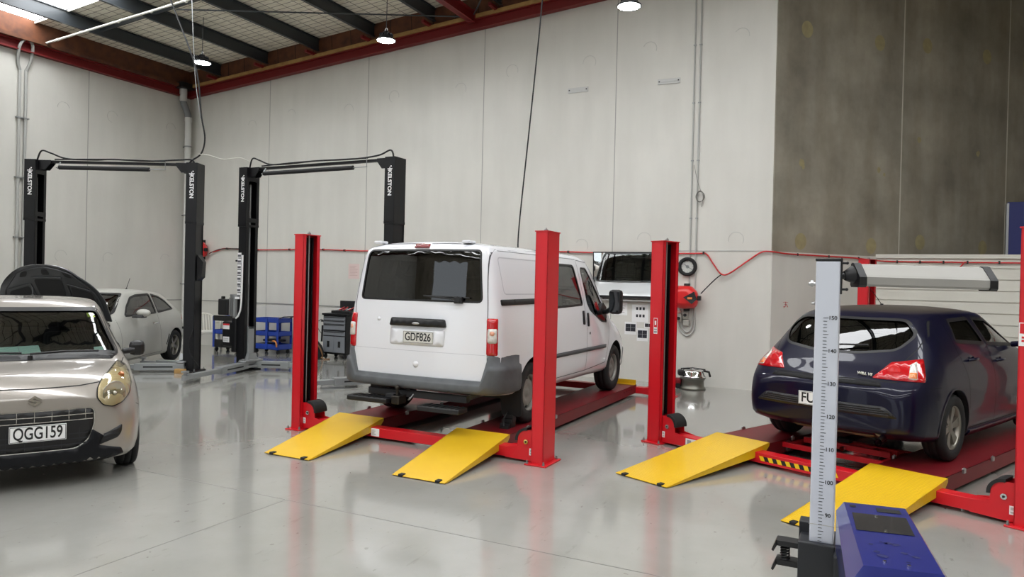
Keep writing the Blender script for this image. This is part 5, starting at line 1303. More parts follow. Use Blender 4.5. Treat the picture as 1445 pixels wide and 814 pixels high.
# raised bonnet: outer skin, dark underside with pressed ribs
def hood_pt(b, s, off=0.):
    """b across -1..1, s along 0 hinge .. 1 front edge"""
    hw = .86*(1-.36*max(0, s-.35)**1.8/.46); y = -.03+b*hw; L_ = 1.06*(1-.16*abs(b)**3*s)
    ang = R(60); cr = -.07*b*b-.05*s*s*1
    x = 2.95+L_*s*math.cos(ang)+off*math.sin(ang)-cr*math.sin(ang)*-1*0; z = .93+L_*s*math.sin(ang)-off*math.cos(ang)
    x += cr*math.sin(ang)*-1; z += cr*math.cos(ang)
    return Vector((x, y, z))
def hood_patch(mb, poly, off, mi=0):
    vo, eo, fo, *_ = geometry.delaunay_2d_cdt([Vector(p) for p in poly], [], [list(range(len(poly)))], 1, 1e-6)
    c = Vector((sum(p[0] for p in poly)/len(poly), sum(p[1] for p in poly)/len(poly)))
    mb.add([hood_pt(q.x, q.y, off) for q in vo], [list(f) for f in fo], mi)
n = 16; m = MB(); m.grid([[hood_pt(-1+2*k/n, s/12) for k in range(n+1)] for s in range(13)]); m.grid([[hood_pt(-1+2*k/n, s/12, -.02) for k in range(n+1)] for s in range(13)])
m.grid([[hood_pt(sg, s/12, o) for s in range(13)] for sg in (1,) for o in (0, -.02)]); m.grid([[hood_pt(-1, s/12, o) for s in range(13)] for o in (0, -.02)]); m.grid([[hood_pt(-1+2*k/n, 1, o) for k in range(n+1)] for o in (0, -.02)])
M_HOOD = mat('bonnet_underside', srgb(62, 63, 66), .38, metal=.3, coat=.4)
bo = obj('bonnet', m, M_HOOD, au, label='raised bonnet, dark grey underside')
m = MB(); m.grid([[hood_pt(-.99+1.98*k/n, s/12*.99+.005, -.026) for k in range(n+1)] for s in range(13)]); obj('bonnet_skin', m, AW, bo)
m = MB()
for P in ([(-.85, .12), (-.30, .12), (-.42, .62), (-.80, .55)], [(-.22, .12), (.22, .12), (.30, .74), (-.30, .74)], [(.30, .12), (.85, .12), (.80, .55), (.42, .62)], [(-.62, .80), (-.45, .80), (-.42, .90), (-.58, .90)], [(.62, .80), (.45, .80), (.42, .90), (.58, .90)], [(-.1, .82), (.1, .82), (.08, .92), (-.08, .92)]):
    hood_patch(m, round_poly(P, .05), .004)
obj('bonnet_liner', m, mat('liner_black', srgb(24, 24, 26), .7), bo)
m = MB()
for P in ([(-.88, .09), (-.28, .09)], [(-.25, .09), (.25, .09)], [(.28, .09), (.88, .09)], [(-.26, .12), (-.38, .66), (-.82, .60)], [(.26, .12), (.38, .66), (.82, .60)], [(-.34, .78), (.34, .78)], [(-.9, .2), (-.88, .6), (-.7, .9), (0, .965), (.7, .9), (.88, .6), (.9, .2)]):
    q = []
    for i in range(len(P)-1):
        for k in range(6): q.append(hood_pt(P[i][0]+(P[i+1][0]-P[i][0])*k/6, P[i][1]+(P[i+1][1]-P[i][1])*k/6, .010))
    q.append(hood_pt(*P[-1], .010)); m.tube(q, .011, 6)
obj('bonnet_rib', m, M_HOOD, bo)
m = MB(); m.cyl((3.05, .70, .86), hood_pt(.86, .45, .01), .009, 8); obj('gas_strut', m, M_BLACK, bo)
# ================================================================ HEADLIGHT TESTER IN THE FOREGROUND
ht = thing('headlight_tester', 'headlight aiming stand with silver measuring column, blue optical box and sighting bar', 'headlight tester', (-.10, 2.40, 0), 0)
M_ALU = mat('anodised', srgb(214, 218, 228), .38, metal=.3)
M_TBLU = mat('tester_blue', srgb(34, 44, 132), .3, metal=.3, coat=.8)
c0, c1 = -.013-.022, .055-.022; y0, y1 = -.03, .05
m = MB(); m.box((c0, y0, .93), (c1, y1, 1.79), bev=.004); col = obj('column', m, M_ALU, ht)
m = MB(); m.box((c0-.002, y0-.002, 1.79), (c1+.002, y1+.002, 1.798), bev=.002); obj('end_cap', m, M_BLACK, col)
m = MB(); zb = 1.617
for k in range(-72, 5):
    z = zb+.01*k
    if z < .935: continue
    l = .020 if k % 10 == 0 else (.017 if k % 5 == 0 else .012)
    if k % 10 == 0: l = .016
    if k > 0: continue
    m.box((-.011, y0-.0012, z-.0007), (-.011+l*.9, y0-.0004, z+.0007))
sc_ = obj('scale_marks', m, M_BLKT, col)
for k in range(7):
    text('scale_number', str(150-10*k), .0165, M_BLKT, sc_, frame_m((.0155, y0-.0010, zb-.10*k), (1, 0, 0), (0, 0, 1)), .0003, .0002)
m = MB(); m.box((c0-.002, y0-.0006, .985), (c1+.002, y0-.0002, .987)); obj('joint_line', m, M_PATCH, col)
m = MB(); m.box((c0-.03, -.05, .30), (c1+.006, .11, .932), bev=.004); m.box((c0-.035, .05, .88), (c0+.02, .11, .965), bev=.003); obj('carriage_housing', m, mat('tester_black', srgb(34, 36, 40), .45), ht)
m = MB(); m.box((-.30, -.34, .06), (.34, .12, .11), bev=.01); m.box((-.06, -.02, .1), (.06, .08, .32), bev=.01)
bs = obj('base', m, MATS['tester_black'], ht)
for x, y in ((-.27, -.30), (.31, -.30), (.0, .10)):
    m = MB(); m.cyl((x-.02, y, .045), (x+.02, y, .045), .045, 20); obj('castor', m, M_RUB, bs)
# clamp lever
m = MB(); x = c0-.03
for z, q in ((.905, -1), (.845, 1)):
    m.box((x-.065, -.03, z-.004), (x+.0, .02, z+.004+.008)); m.add([(x-.065, -.03, z+.012), (x-.065, .02, z+.012), (x-.078, .02, z-.02), (x-.078, -.03, z-.02), (x-.060, -.03, z), (x-.060, .02, z), (x-.072, .02, z-.024), (x-.072, -.03, z-.024)], [(0, 1, 2, 3), (4, 7, 6, 5), (0, 3, 7, 4), (1, 5, 6, 2), (0, 4, 5, 1), (2, 6, 7, 3)])
cl = obj('clamp_lever', m, M_BLACK, ht)
m = MB(); m.tube([(x-.04+.013*math.cos(t*.8), -.005+.013*math.sin(t*.8), .85+.055*t/50) for t in range(51)], .0028, 6); obj('spring', m, M_BLACK, cl)
m = MB(); m.cyl((c0-.002, .0, 1.72), (c0-.022, .0, 1.72), .006, 10); m.cyl((c0-.008, .0, 1.72), (c0-.016, .0, 1.72), .011, 6); m.cyl((c0-.002, .0, 1.66), (c0-.012, .0, 1.66), .005, 8)
obj('bolt', m, M_STEEL, col)
# optical box: long faceted hood, top flat, side bevels
X0 = .10; bx = [(.04, -.10), (.20, -.08), (.262, -.60), (.095, -.62)]   # top panel corners, far-left, far-right, near-right, near-left (local)
bx = [(.060, -.10), (.218, -.08), (.270, -.58), (.112, -.61)]
zt_ = 1.085
ob = MB(); n0 = [(x, y, zt_) for x, y in bx]
low = [(.040, -.095, zt_-.03), (.236, -.078, zt_-.03), (.300, -.59, zt_-.04), (.080, -.625, zt_-.05)]
mid = [(.040, -.095, zt_-.13), (.236, -.078, zt_-.13), (.300, -.59, zt_-.14), (.080, -.625, zt_-.14)]
bot = [(.062, -.10, zt_-.17), (.216, -.08, zt_-.17), (.28, -.585, zt_-.18), (.10, -.62, zt_-.18)]
ob.add(n0+low+mid+bot, [(0, 3, 2, 1)]+[(i*4+k, i*4+(k+1) % 4, i*4+4+(k+1) % 4, i*4+4+k) for i in range(3) for k in range(4)]+[(12, 13, 14, 15)])
bo_ = obj('optical_box', ob, M_TBLU, ht)
def tp(u, v, dz=.0012):   # u across, v along (0 far .. 1 near) on the top panel
    a = Vector(n0[0]).lerp(Vector(n0[1]), u); b = Vector(n0[3]).lerp(Vector(n0[2]), u); p = a.lerp(b, v); p.z += dz; return p
m = MB(); m.add([tp(.08, .20), tp(.92, .20), tp(.90, .50), tp(.06, .50)], [(0, 3, 2, 1)]); obj('display_window', m, mat('smoked_panel', srgb(34, 34, 38), .25, coat=.6), bo_)
m = MB(); m.add([tp(.50, .06), tp(.88, .06), tp(.88, .135), tp(.50, .135)], [(0, 3, 2, 1)]); obj('handle_slot', m, M_BLACK, bo_); m = MB(); m.add([tp(.08, .05), tp(.18, .05), tp(.18, .09), tp(.08, .09)], [(0, 3, 2, 1)]); obj('level_window', m, M_BLACK, bo_)
for u, v in ((.45, .23), (.5, .47), (.30, .93), (.60, .95)):
    m = MB(); m.cyl(tp(u, v, -.002), tp(u, v, .004), .004, 10); obj('panel_screw', m, M_CHROME, bo_)
m = MB()
for u, v, r in ((.42, .66, .006), (.47, .66, .009), (.55, .67, .010), (.36, .65, .005), (.25, .80, .009), (.62, .78, .008), (.75, .82, .009), (.3, .85, .012), (.62, .9, .006), (.2, .7, .007)):
    c = tp(u, v, .0008); m.add([c+Vector((r*(.7+.6*random.random())*math.cos(2*PI*k/7), r*(.7+.5*random.random())*math.sin(2*PI*k/7), 0)) for k in range(7)], [list(range(7))])
obj('paint_wear', m, mat('worn_blue', srgb(20, 26, 84), .5), bo_)
m = MB(); m.box((.10, -.655, zt_-.17), (.28, -.60, zt_-.035), bev=.012); m.lathe([(.062, 0), (.07, .012), (.07, .03), (.062, .03)], 28, M=Matrix.Translation((.19, -.66, zt_-.10)) @ Matrix.Rotation(PI/2, 4, 'X')); obj('lens_hood', m, M_BLACK, bo_)
m = MB(); m.box((.036, -.10, zt_-.24), (.075, -.03, zt_-.165), bev=.005); obj('box_bracket', m, MATS['tester_black'], ht)
# sighting bar
A0 = Vector((.083, .022, 1.75)); A1 = Vector((.468, .20, 1.747)); d = (A1-A0).normalized(); nrm_ = Vector((d.y, -d.x, 0)).normalized()  # towards the viewer
def bar_pt(t, o, z): return A0+d*t+nrm_*o+Vector((0, 0, z))
Lb = (A1-A0).length-.052
prof = [(.036, -.034), (.042, -.028), (.042, -.006), (.036, .001), (.004, .032), (-.006, .034), (-.014, .030), (-.016, -.028), (-.010, -.034)]
m = MB(); rows_ = [[bar_pt(t, o, z) for o, z in prof] for t in (0, Lb)]; m.grid(rows_, smooth=False, closeu=True)
br_ = obj('sighting_bar', m, mat('matt_alloy', srgb(160, 158, 153), .55, metal=.25), ht)
for t0, t1 in ((-.018, .004), (Lb-.004, Lb+.018)):
    m = MB(); pr = [(o*1.08, z*1.10) for o, z in prof]; r_ = [[bar_pt(t, o, z) for o, z in pr] for t in (t0, t1)]; m.grid(r_, smooth=False, closeu=True)
    for r__ in r_: m.add(r__, [list(range(len(r__)))])
    obj('end_cap', m, M_BLACK, br_)
m = MB(); kx = Vector((c1, .0, 1.745)); q = bar_pt(-.018, 0, 0)
v_ = (q-kx); m.cyl(kx, kx+v_*.4, .010, 14); m.cyl(kx+v_*.30, q, .014, 20, 0, .028); m.box((c1, -.02, 1.69), (c1+.005, .03, 1.80), bev=.001)
for z in (1.705, 1.785): m.cyl((c1, -.01, z), (c1+.016, -.01, z), .0035, 8); m.sphere((c1+.018, -.01, z), .005, 8)
obj('bar_knob', m, M_BLACK, br_)

# ================================================================ THINGS ON THE WALLS
def on_wall(name, label, cat, x, z, group=None): return thing(name, label, cat, (x, YB, z), 0, group)
# big inspection mirror, leaning out a little
mm = on_wall('wall_mirror', 'large wall mirror reflecting the nose of the white van', 'mirror', -3.83, 1.50)
TM = Matrix.Rotation(R(2.6), 4, 'Z') @ Matrix.Rotation(R(4.6), 4, 'X')
m = MB(); m.box((-.62, -.075, .03), (.62, -.072, .80), 0, TM); obj('glass', m, mat('mirror_silver', (.92, .95, .94, 1), .0, metal=1), mm)
m = MB(); m.box((-.64, -.071, .0), (.64, -.04, .82), 0, TM); m.box((-.64, -.085, -.01), (.64, -.04, .03), 0, TM); obj('frame', m, M_BLACK, mm)
m = MB(); m.box((-.64, -.10, -.07), (.64, 0, -.045)); m.box((-.5, -.06, -.045), (-.46, 0, .02)); m.box((.46, -.06, -.045), (.5, 0, .02)); obj('ledge', m, M_WALLJ, mm)
# notices
GP = 'white notices with dark pictures under the mirror'
def sheet(x0, x1, z0, z1, label, kind, name='notice'):
    w_, h_ = x1-x0, z1-z0
    t = thing(name, label, 'notice', ((x0+x1)/2, YB, (z0+z1)/2), 0, GP if name == 'notice' else None)
    m = MB(); m.box((-w_/2, -.004, -h_/2), (w_/2, 0, h_/2)); obj('paper', m, M_WHITE if name == 'notice' else mat('pink_paper', srgb(222, 200, 196), .7), t)
    m = MB(); k = mat('print_dark', srgb(40, 42, 50), .6)
    if kind == 'rows':
        for r__ in range(2):
            for c in range(3): m.box((-w_*.25+c*w_*.2, -.0055, h_*.2-r__*h_*.42), (-w_*.25+c*w_*.2+w_*.13, -.004, h_*.36-r__*h_*.42))
    elif kind == 'photo':
        for r__ in range(2):
            for c in range(2): m.box((-w_*.42+c*w_*.43, -.0055, .01*h_-r__*h_*.30+.04*h_), (-w_*.42+c*w_*.43+w_*.41, -.004, h_*.30-r__*h_*.30+.04*h_))
    else:
        for r__ in range(7): m.box((-w_*.38, -.0055, h_*.32-r__*h_*.1), (w_*(.1+.28*random.random()), -.004, h_*.34-r__*h_*.1))
    obj('print', m, k if name == 'notice' else mat('print_pink', srgb(186, 150, 146), .6), t)
sheet(-3.75, -3.45, 1.06, 1.37, 'white notice with two rows of small pictures, right below the mirror', 'rows')
sheet(-3.88, -3.66, .83, 1.055, 'white notice with a dark photograph, the one nearest the van', 'photo')
sheet(-3.65, -3.45, .72, .95, 'white notice with a dark photograph, lowest beside the second red post', 'photo')
sheet(-3.52, -3.36, .955, 1.055, 'white notice half hidden behind the second red post', 'photo')
sheet(-4.08, -3.84, 1.17, 1.40, 'blank-looking white notice behind the door mirror of the van', 'text')
sheet(-10.20, -9.90, 1.72, 2.05, 'faded pink notice on the back wall above the grey tool cabinet', 'text', 'wall_notice')
# clock shaped like a tyre
ck = on_wall('wall_clock', 'round wall clock shaped like a tyre, above the red hose reel', 'clock', -2.77, 2.06)
MXc = Matrix.Rotation(PI/2, 4, 'X')
m = MB(); m.lathe([(.105, 0), (.155, 0), (.165, .02), (.165, .055), (.15, .07), (.118, .07), (.105, .05)], 40, M=MXc, closed=True); obj('tyre_rim', m, M_RUB, ck)
m = MB(); m.lathe([(.001, .03), (.108, .03)], 32, M=MXc); m.lathe([(.001, .032), (.03, .034)], 20, 1, M=MXc); obj('face', m, [mat('clock_face', srgb(205, 205, 200), .5), M_GALV], ck)
m = MB(); m.box((-.004, -.04, -.005), (.004, -.036, .07), 0, Matrix.Rotation(R(-50), 4, 'Y')); m.box((-.003, -.043, -.005), (.003, -.040, .09), 0, Matrix.Rotation(R(120), 4, 'Y'))
for k in range(12): m.box((-.003, -.036, .085), (.003, -.032, .10), 0, Matrix.Rotation(2*PI*k/12, 4, 'Y'))
obj('hands', m, M_BLACK, ck)
# hose reels
def reel(x, z, label, plug=True, yb=YB):
    t = thing('hose_reel', label, 'hose reel', (x, yb, z), 0, 'red wall-mounted hose reels')
    m = MB(); sec = []
    for y, w_, h_ in ((-.03, .14, .13), (-.06, .20, .175), (-.13, .235, .20), (-.20, .225, .19), (-.26, .17, .14), (-.275, .12, .10)):
        sec.append([Vector((.0+w_*math.copysign(abs(math.cos(a))**.75, math.cos(a))-.01, y, h_*math.copysign(abs(math.sin(a))**.75, math.sin(a))-.02*(math.cos(a) > .5))) for a in [2*PI*k/28 for k in range(28)]])
    m.grid(sec, closeu=True); m.add(sec[0], [list(range(28))]); m.add(sec[-1], [list(range(28))[::-1]])
    m.box((-.20, -.12, .12), (-.06, -.03, .20), bev=.02)
    obj('case', m, mat('reel_red', srgb(214, 26, 28), .35, coat=.4), t)
    m = MB(); m.add([(.0, -.300, .0), (.17, -.262, .10), (.215, -.255, -.03), (.14, -.285, -.11), (.0, -.26, .0), (.17, -.20, .10), (.215, -.18, -.03), (.14, -.22, -.11)], [(0, 1, 2, 3), (0, 4, 5, 1), (1, 5, 6, 2), (2, 6, 7, 3), (3, 7, 4, 0)]); m.box((.21, -.20, -.05), (.27, -.12, .03), bev=.01); m.box((-.16, -.135, .145), (-.09, -.125, .185), bev=.005); obj('hose_mouth', m, M_BLACK, t)
    m = MB(); m.box((.07, -.300, -.03), (.15, -.285, .005)); obj('maker_badge', m, M_LENS_O, t)
    m = MB(); m.box((-.05, -.05, -.24), (.05, 0, .24), bev=.008); obj('wall_bracket', m, M_BLACK, t)
    return t
reel(-2.77, 1.53, 'red hose reel on the back wall below the tyre clock')
reel(-14.72, 2.36, 'red hose reel in the far corner, half hidden by a black lift post')
# compressed-air pipe and its branches
ap = thing('air_pipe', 'thin red compressed-air pipe running along the back wall at head height', 'pipe', (0, YB, 0))
def hz(x): return 2.38-.008*(x+14.4) if x < -2.6 else 2.29
m = MB(); pts = [(-14.45, -.06, 2.28), (-14.2, -.03, 2.34)]+[(x, -.03, hz(x)+.012*math.sin(x*2.1)) for x in [-14+.6*k for k in range(20)] if x < -2.7]+[(-2.6, -.03, 2.29), (-2.45, -.035, 2.28), (-2.32, -.05, 2.10), (-2.19, -.06, 1.94), (-2.05, -.06, 1.96), (-1.75, -.04, 2.18), (-1.55, -.03, 2.315), (-1.37, -.03, 2.32)]
pts2 = [tuple((CONC0+CD*t+CN*.03)-Vector((0, YB, 0))+Vector((0, 0, 2.30-.01*t))) for t in (.3, 1.0, 1.8)]
pts3 = [(.3, 1.77, 2.245), (1.2, 1.77, 2.235), (2.2, 1.77, 2.23), (4, 1.77, 2.22), (8.5, 1.77, 2.22)]
m.tube(smooth_path(pts+pts2+pts3, 5), .013, 8); pp = obj('pipe', m, M_HOSE, ap)
m = MB()
for x in (-13.9, -12.9, -11.9, -10.9, -10.3, -9.5, -5.0, -3.9, -3.4, -2.5): m.box((x-.012, -.055, hz(x)-.022+.012*math.sin(x*2.1)), (x+.012, 0, hz(x)+.022+.012*math.sin(x*2.1)))
for x in (.5, .85, 1.2, 1.55, 2.0, 2.6): m.box((x-.012, 1.745, 2.21), (x+.012, 1.80, 2.262))
for t in (.5, 1.2, 1.9):
    p = (CONC0+CD*t+CN*.03)-Vector((0, YB, 0)); m.box((p.x-.012, p.y-.02, 2.28-.01*t), (p.x+.012, p.y+.03, 2.32-.01*t))
m.kind = 1
cobj = obj('pipe_clip', m, M_BLACK, pp); cobj['kind'] = 'stuff'
m = MB(); m.tube(smooth_path([(-2.50, -.18, 1.60), (-2.3, -.10, 1.83), (-2.19, -.07, 1.93)], 6), .010, 8); obj('black_hose', m, M_RUB, ap); m = MB(); m.tube(smooth_path([(-14.45, -.08, 2.26), (-14.3, -.04, 2.33), (-14.0, -.04, 2.38), (-13.3, -.035, 2.375)], 6), .012, 8); obj('black_hose', m, M_RUB, ap)
m = MB(); m.tube([(1.50, 1.76, 2.23), (1.45, 1.74, 2.16), (1.40, 1.72, 2.10)], .012, 6); obj('branch', m, M_HOSE, ap)
# black hose hanging behind post from clock to reel
bh = thing('air_hose', 'black hose drooping to the red hose reel beside the second red post', 'hose', (-3.05, YB, 1.9)); m = MB()
m.tube(smooth_path([(-.10, -.04, .18), (.02, -.06, .17), (.16, -.05, .15)], 5), .022, 8); m.tube(smooth_path([(.08, -.12, -.28), (-.03, -.1, -.36), (-.10, -.06, -.62), (-.12, -.05, -.9)], 6), .010, 8); obj('hose', m, M_RUB, bh)
# conduits
def conduit(x, z0, z1, label, y=YB):
    t = thing('conduit', label, 'conduit', (x, y, 0), 0, 'grey conduits beside the tyre clock'); m = MB(); m.tube([(0, -.016, z0), (0, -.016, z1)], .014, 10); c = obj('tube', m, mat('conduit_grey', srgb(176, 176, 172), .5), t)
    m = MB()
    for z in (2.9, 3.9, 4.9, 5.9): 
        if z < z1: m.box((-.022, -.034, z-.008), (.022, 0, z+.008))
    c2 = obj('saddle', m, M_GALV, t); c2['kind'] = 'stuff'; return t
conduit(-2.735, 1.30, 6.95, 'left of two thin grey conduits climbing the back wall from the sockets')
conduit(-2.635, 1.05, 6.95, 'right of two thin grey conduits climbing the back wall from the sockets')
cc = on_wall('cable_coil', 'small coil of grey cable hung on the conduit high on the back wall', 'cable', -2.58, 3.27); m = MB()
for k in range(4): m.tube([(.075*math.cos(a)*(1-.06*k), -.04-.008*k, .085*math.sin(a)*(1+.05*k)) for a in [2*PI*q/20 for q in range(20)]], .005, 5, closed=True)
m.tube(smooth_path([(-.12, -.03, .55), (-.06, -.04, .3), (.0, -.05, .12), (.05, -.05, .0), (.03, -.05, -.18)], 5), .004, 5); obj('coil', m, mat('cable_grey', srgb(120, 118, 112), .6), cc)
so = on_wall('power_socket', 'cluster of grey industrial sockets with looped conduit below the hose reel', 'socket', -2.80, 1.12)
m = MB(); m.box((-.14, -.09, -.02), (-.04, 0, .12), bev=.02); m.box((-.03, -.08, .03), (.07, 0, .15), bev=.02); m.box((-.02, -.07, -.09), (.09, 0, .02), bev=.02); sb = obj('socket_box', m, mat('socket_grey', srgb(170, 168, 160), .5), so)
m = MB(); m.cyl((-.09, -.11, .04), (-.09, -.088, .04), .03, 16); obj('socket_face', m, M_BLACK, sb); m = MB(); m.cyl((.02, -.10, .10), (.02, -.078, .10), .028, 16); obj('socket_face', m, M_BLACK, sb)
m = MB(); m.cyl((-.14, -.05, .13), (-.06, -.05, .17), .03, 12); obj('plug', m, mat('plug_pink', srgb(214, 170, 160), .5), so)
for k, (a, b, q) in enumerate(((-.09, .165, .20), (-.05, .13, .14))):
    m = MB(); m.tube(smooth_path([(a, -.02, -.02), (a, -.02, -q*.7), ((a+b)/2, -.02, -q-.06), (b, -.02, -q*.7), (b, -.02, .25)], 8), .014, 10); obj('conduit_loop', m, MATS['conduit_grey'], so)
for x, z, l in ((-4.89, 5.34, 'small white bracket plate high on the back wall, the left one of two'), (-3.18, 5.325, 'small white bracket plate high on the back wall, beside the thin conduits')):
    t = on_wall('wall_plate', l, 'bracket', x, z, 'bracket plates on the back wall'); m = MB(); m.box((-.20, -.02, -.045), (.20, 0, .045), bev=.003); m.box((-.18, -.028, -.012), (.18, -.02, -.008), 0); q = obj('plate', m, mat('plate_white', srgb(196, 196, 194), .5), t)
    for dx in (-.17, .17): m = MB(); m.cyl((dx, -.026, .0), (dx, -.02, .0), .014, 8); obj('screw', m, M_DARK, q)
# conduits on the left wall with a loop at the top
lc = thing('wall_conduit', 'pair of grey conduits on the left wall joined by a loop at the top', 'conduit', (XL, 8.50, 0)); m = MB()
for y in (-.06, .06): m.tube([(.03, y, .0), (.03, y, 5.78)], .028, 12)
c = obj('tube', m, MATS['conduit_grey'], lc); m = MB()
m.tube(smooth_path([(.03, -.06, 5.75), (.05, -.11, 5.92), (.12, -.12, 6.2), (.14, -.02, 6.36), (.12, .12, 6.3), (.06, .14, 6.02), (.03, .06, 5.75)], 8), .03, 10); obj('loop', m, mat('flex_grey', srgb(150, 150, 146), .6), lc)
m = MB()
for z in (1.2, 2.4, 3.6, 4.8): m.box((0, -.12, z-.012), (.065, .12, z+.012))
q = obj('saddle', m, M_GALV, lc); q['kind'] = 'stuff'
rc = thing('roof_conduit', 'long pale conduit running under the purlins near the left wall', 'conduit', (-15.28, 8.85, roofz(-15.28)+.25)); m = MB(); m.tube([(0, 0, 0), (5.6, .16, .42)], .022, 10)
q = obj('tube', m, mat('pale_conduit', srgb(214, 212, 204), .5), rc); m = MB()
for k in range(6): m.cyl((.5+.9*k, .014+.0267*k, .036+.065*k), (.54+.9*k, .015+.0267*k, .039+.065*k), .028, 10)
q = obj('coupling', m, MATS['pale_conduit'], rc); q['kind'] = 'stuff'
# cables
def cable(name, label, pts, r=.012, m_=None, n=8, group=None):
    t = thing(name, label, 'cable', pts[0], 0, group); p0 = Vector(pts[0]); m = MB(); m.tube(smooth_path([Vector(p)-p0 for p in pts], n), r, 6); obj('cable', m, m_ or M_RUB, t); return t
cable('supply_cable', 'black supply cable dropping from the roof to the left two-post lift', [(-11.49, 8.9, 6.75), (-10.9, 8.9, 5.66), (-10.72, 8.9, 5.2), (-10.62, 8.9, 4.55), (-10.52, 8.9, 4.15), (-10.60, 8.9, 3.88), (-10.80, 8.87, 3.76), (-10.88, 8.86, 3.68)], .014)
cable('hanging_chain', 'thin speckled chain hanging from the roof beside the black supply cable', [(-10.93, 8.9, 6.8), (-10.80, 8.9, 5.3), (-10.63, 8.9, 4.5)], .008, M_GALV)
cable('drop_cable', 'long black cable hanging from the roof in front of the back wall behind the van', [(-4.28, 9.5, 6.95), (-4.31, 9.5, 5.84), (-4.44, 9.5, 4.3), (-4.60, 9.5, 2.55), (-4.60, 9.5, 2.1)], .011)
cable('link_cable', 'thin pale cable sagging between the tops of the two black lifts', [(-10.62, 8.85, 3.86), (-10.45, 8.95, 3.84), (-10.33, 9.15, 3.80), (-10.2, 9.4, 3.86), (-10.10, 9.55, 3.80)], .007, MATS['pale_conduit'])
# blue board on top of the low wall and red scrawl
bb = thing('blue_board', 'dark blue board standing on the low cream wall at the right edge', 'board', (2.33, 14.42, 2.37)); m = MB(); m.box((-.22, -.05, 0), (.9, .05, .88), bev=.01); obj('board', m, mat('tarp_blue', srgb(22, 30, 88), .6), bb)
m = MB(); m.box((-.235, -.06, 0), (-.20, .06, .86)); obj('edge_trim', m, M_GALV, bb)
sg_ = thing('red_scrawl', 'small red spray scrawl on the pale wall left of the dark hatchback', 'marking', CONC0+CD*.29+Vector((0, 0, 1.45)), math.atan2(CD.y, CD.x)); m = MB()
for P in ([(-.05, .04), (.0, .045), (.05, .035)], [(-.03, .0), (.02, .01), (.05, -.04)], [(.0, .045), (.005, -.02), (-.04, -.05)], [(-.05, -.03), (-.01, -.03)]): m.tube([(a, -.003, b) for a, b in P], .004, 4)
obj('paint', m, M_HOSE, sg_)

# ================================================================ THINGS ON THE FLOOR AT THE BACK
# white plastic garden chair
pc = thing('plastic_chair', 'white moulded plastic armchair between the two black lifts by the back wall', 'chair', (-13.72, 11.75, 0), R(62))
M_PC = mat('white_plastic', srgb(228, 226, 216), .45)
m = MB(); m.box((-.24, -.24, .41), (.24, .24, .44), bev=.012); m.box((-.25, -.25, .38), (.25, -.22, .43), bev=.008); s_ = obj('seat', m, M_PC, pc)
for sx in (-1, 1):
    for sy in (-1, 1):
        m = MB(); x, y = sx*.22, sy*.21
        m.add([(x-.03, y-.03, .42), (x+.03, y-.03, .42), (x+.03, y+.03, .42), (x-.03, y+.03, .42), (x+sx*.05-.022, y+sy*.04-.022, 0), (x+sx*.05+.022, y+sy*.04-.022, 0), (x+sx*.05+.022, y+sy*.04+.022, 0), (x+sx*.05-.022, y+sy*.04+.022, 0)], [(0, 1, 2, 3), (7, 6, 5, 4), (0, 4, 5, 1), (1, 5, 6, 2), (2, 6, 7, 3), (3, 7, 4, 0)]); obj('leg', m, M_PC, pc)
m = MB()
for k in range(7): a = -.18+.06*k; m.tube([(a, .23, .43), (a*1.05, .30, .62), (a*1.0, .36, .80-.6*a*a)], .014, 6)
m.tube(smooth_path([(-.27, .16, .62), (-.25, .30, .72), (-.16, .37, .79), (0, .385, .82), (.16, .37, .79), (.25, .30, .72), (.27, .16, .62)], 6), .020, 8); obj('backrest', m, M_PC, pc)
for sx in (-1, 1):
    m = MB(); m.tube(smooth_path([(sx*.27, .20, .64), (sx*.29, .0, .66), (sx*.28, -.20, .64), (sx*.25, -.25, .42)], 6), .020, 8); obj('armrest', m, M_PC, pc)
# tool trolleys
def trolley(loc, rz, label, w, d, h, col, ncol):
    t = thing('tool_trolley', label, 'tool trolley', loc, rz, 'blue tool trolleys by the back wall')
    for z, hh in ((.10, .12), (.10+(h-.2)/2, .10), (h-.10, .10)):
        m = MB(); m.box((-w/2, -d/2, z), (w/2, d/2, z+.012)); m.box((-w/2, -d/2, z), (w/2, -d/2+.01, z+hh)); m.box((-w/2, d/2-.01, z), (w/2, d/2, z+hh)); m.box((-w/2, -d/2, z), (-w/2+.01, d/2, z+hh)); m.box((w/2-.01, -d/2, z), (w/2, d/2, z+hh)); obj('tray', m, col, t)
    for x in ncol:
        m = MB(); m.box((x-.03, -d/2-.012, .10), (x+.03, -d/2, h)); m.box((x-.03, d/2, .10), (x+.03, d/2+.012, h)); m.box((x-.03, -d/2, h-.012), (x+.03, d/2, h)); obj('upright', m, col, t)
    for sx in (-1, 1):
        for sy in (-1, 1):
            m = MB(); m.cyl((sx*(w/2-.06)-.012, sy*(d/2-.05), .045), (sx*(w/2-.06)+.012, sy*(d/2-.05), .045), .045, 16); m.box((sx*(w/2-.06)-.02, sy*(d/2-.05)-.02, .05), (sx*(w/2-.06)+.02, sy*(d/2-.05)+.02, .14)); obj('castor', m, M_BLACK, t)
    return t
ta = trolley((-12.93, 11.80, 0), 0, 'blue and black tool trolley behind the motor of the middle lift', .74, .42, .80, M_BLUE, (-.35, .35))
m = MB(); m.box((-.36, -.225, .70), (.36, -.214, .82)); obj('name_panel', m, M_BLACK, ta)
m = MB(); m.box((-.37, -.22, .10), (.37, -.214, .28)); obj('lower_panel', m, M_BLACK, ta)
text('lettering', 'TRADE', .07, M_WHITE, ta, frame_m((.05, -.2275, .765), (1, 0, 0), (0, 0, 1)), .001) if False else None
tb_ = trolley((-11.98, 12.08, 0), 0, 'three-tier blue tool trolley right of the middle lift post', .76, .40, .80, M_BLUE, (-.35, .02, .35))
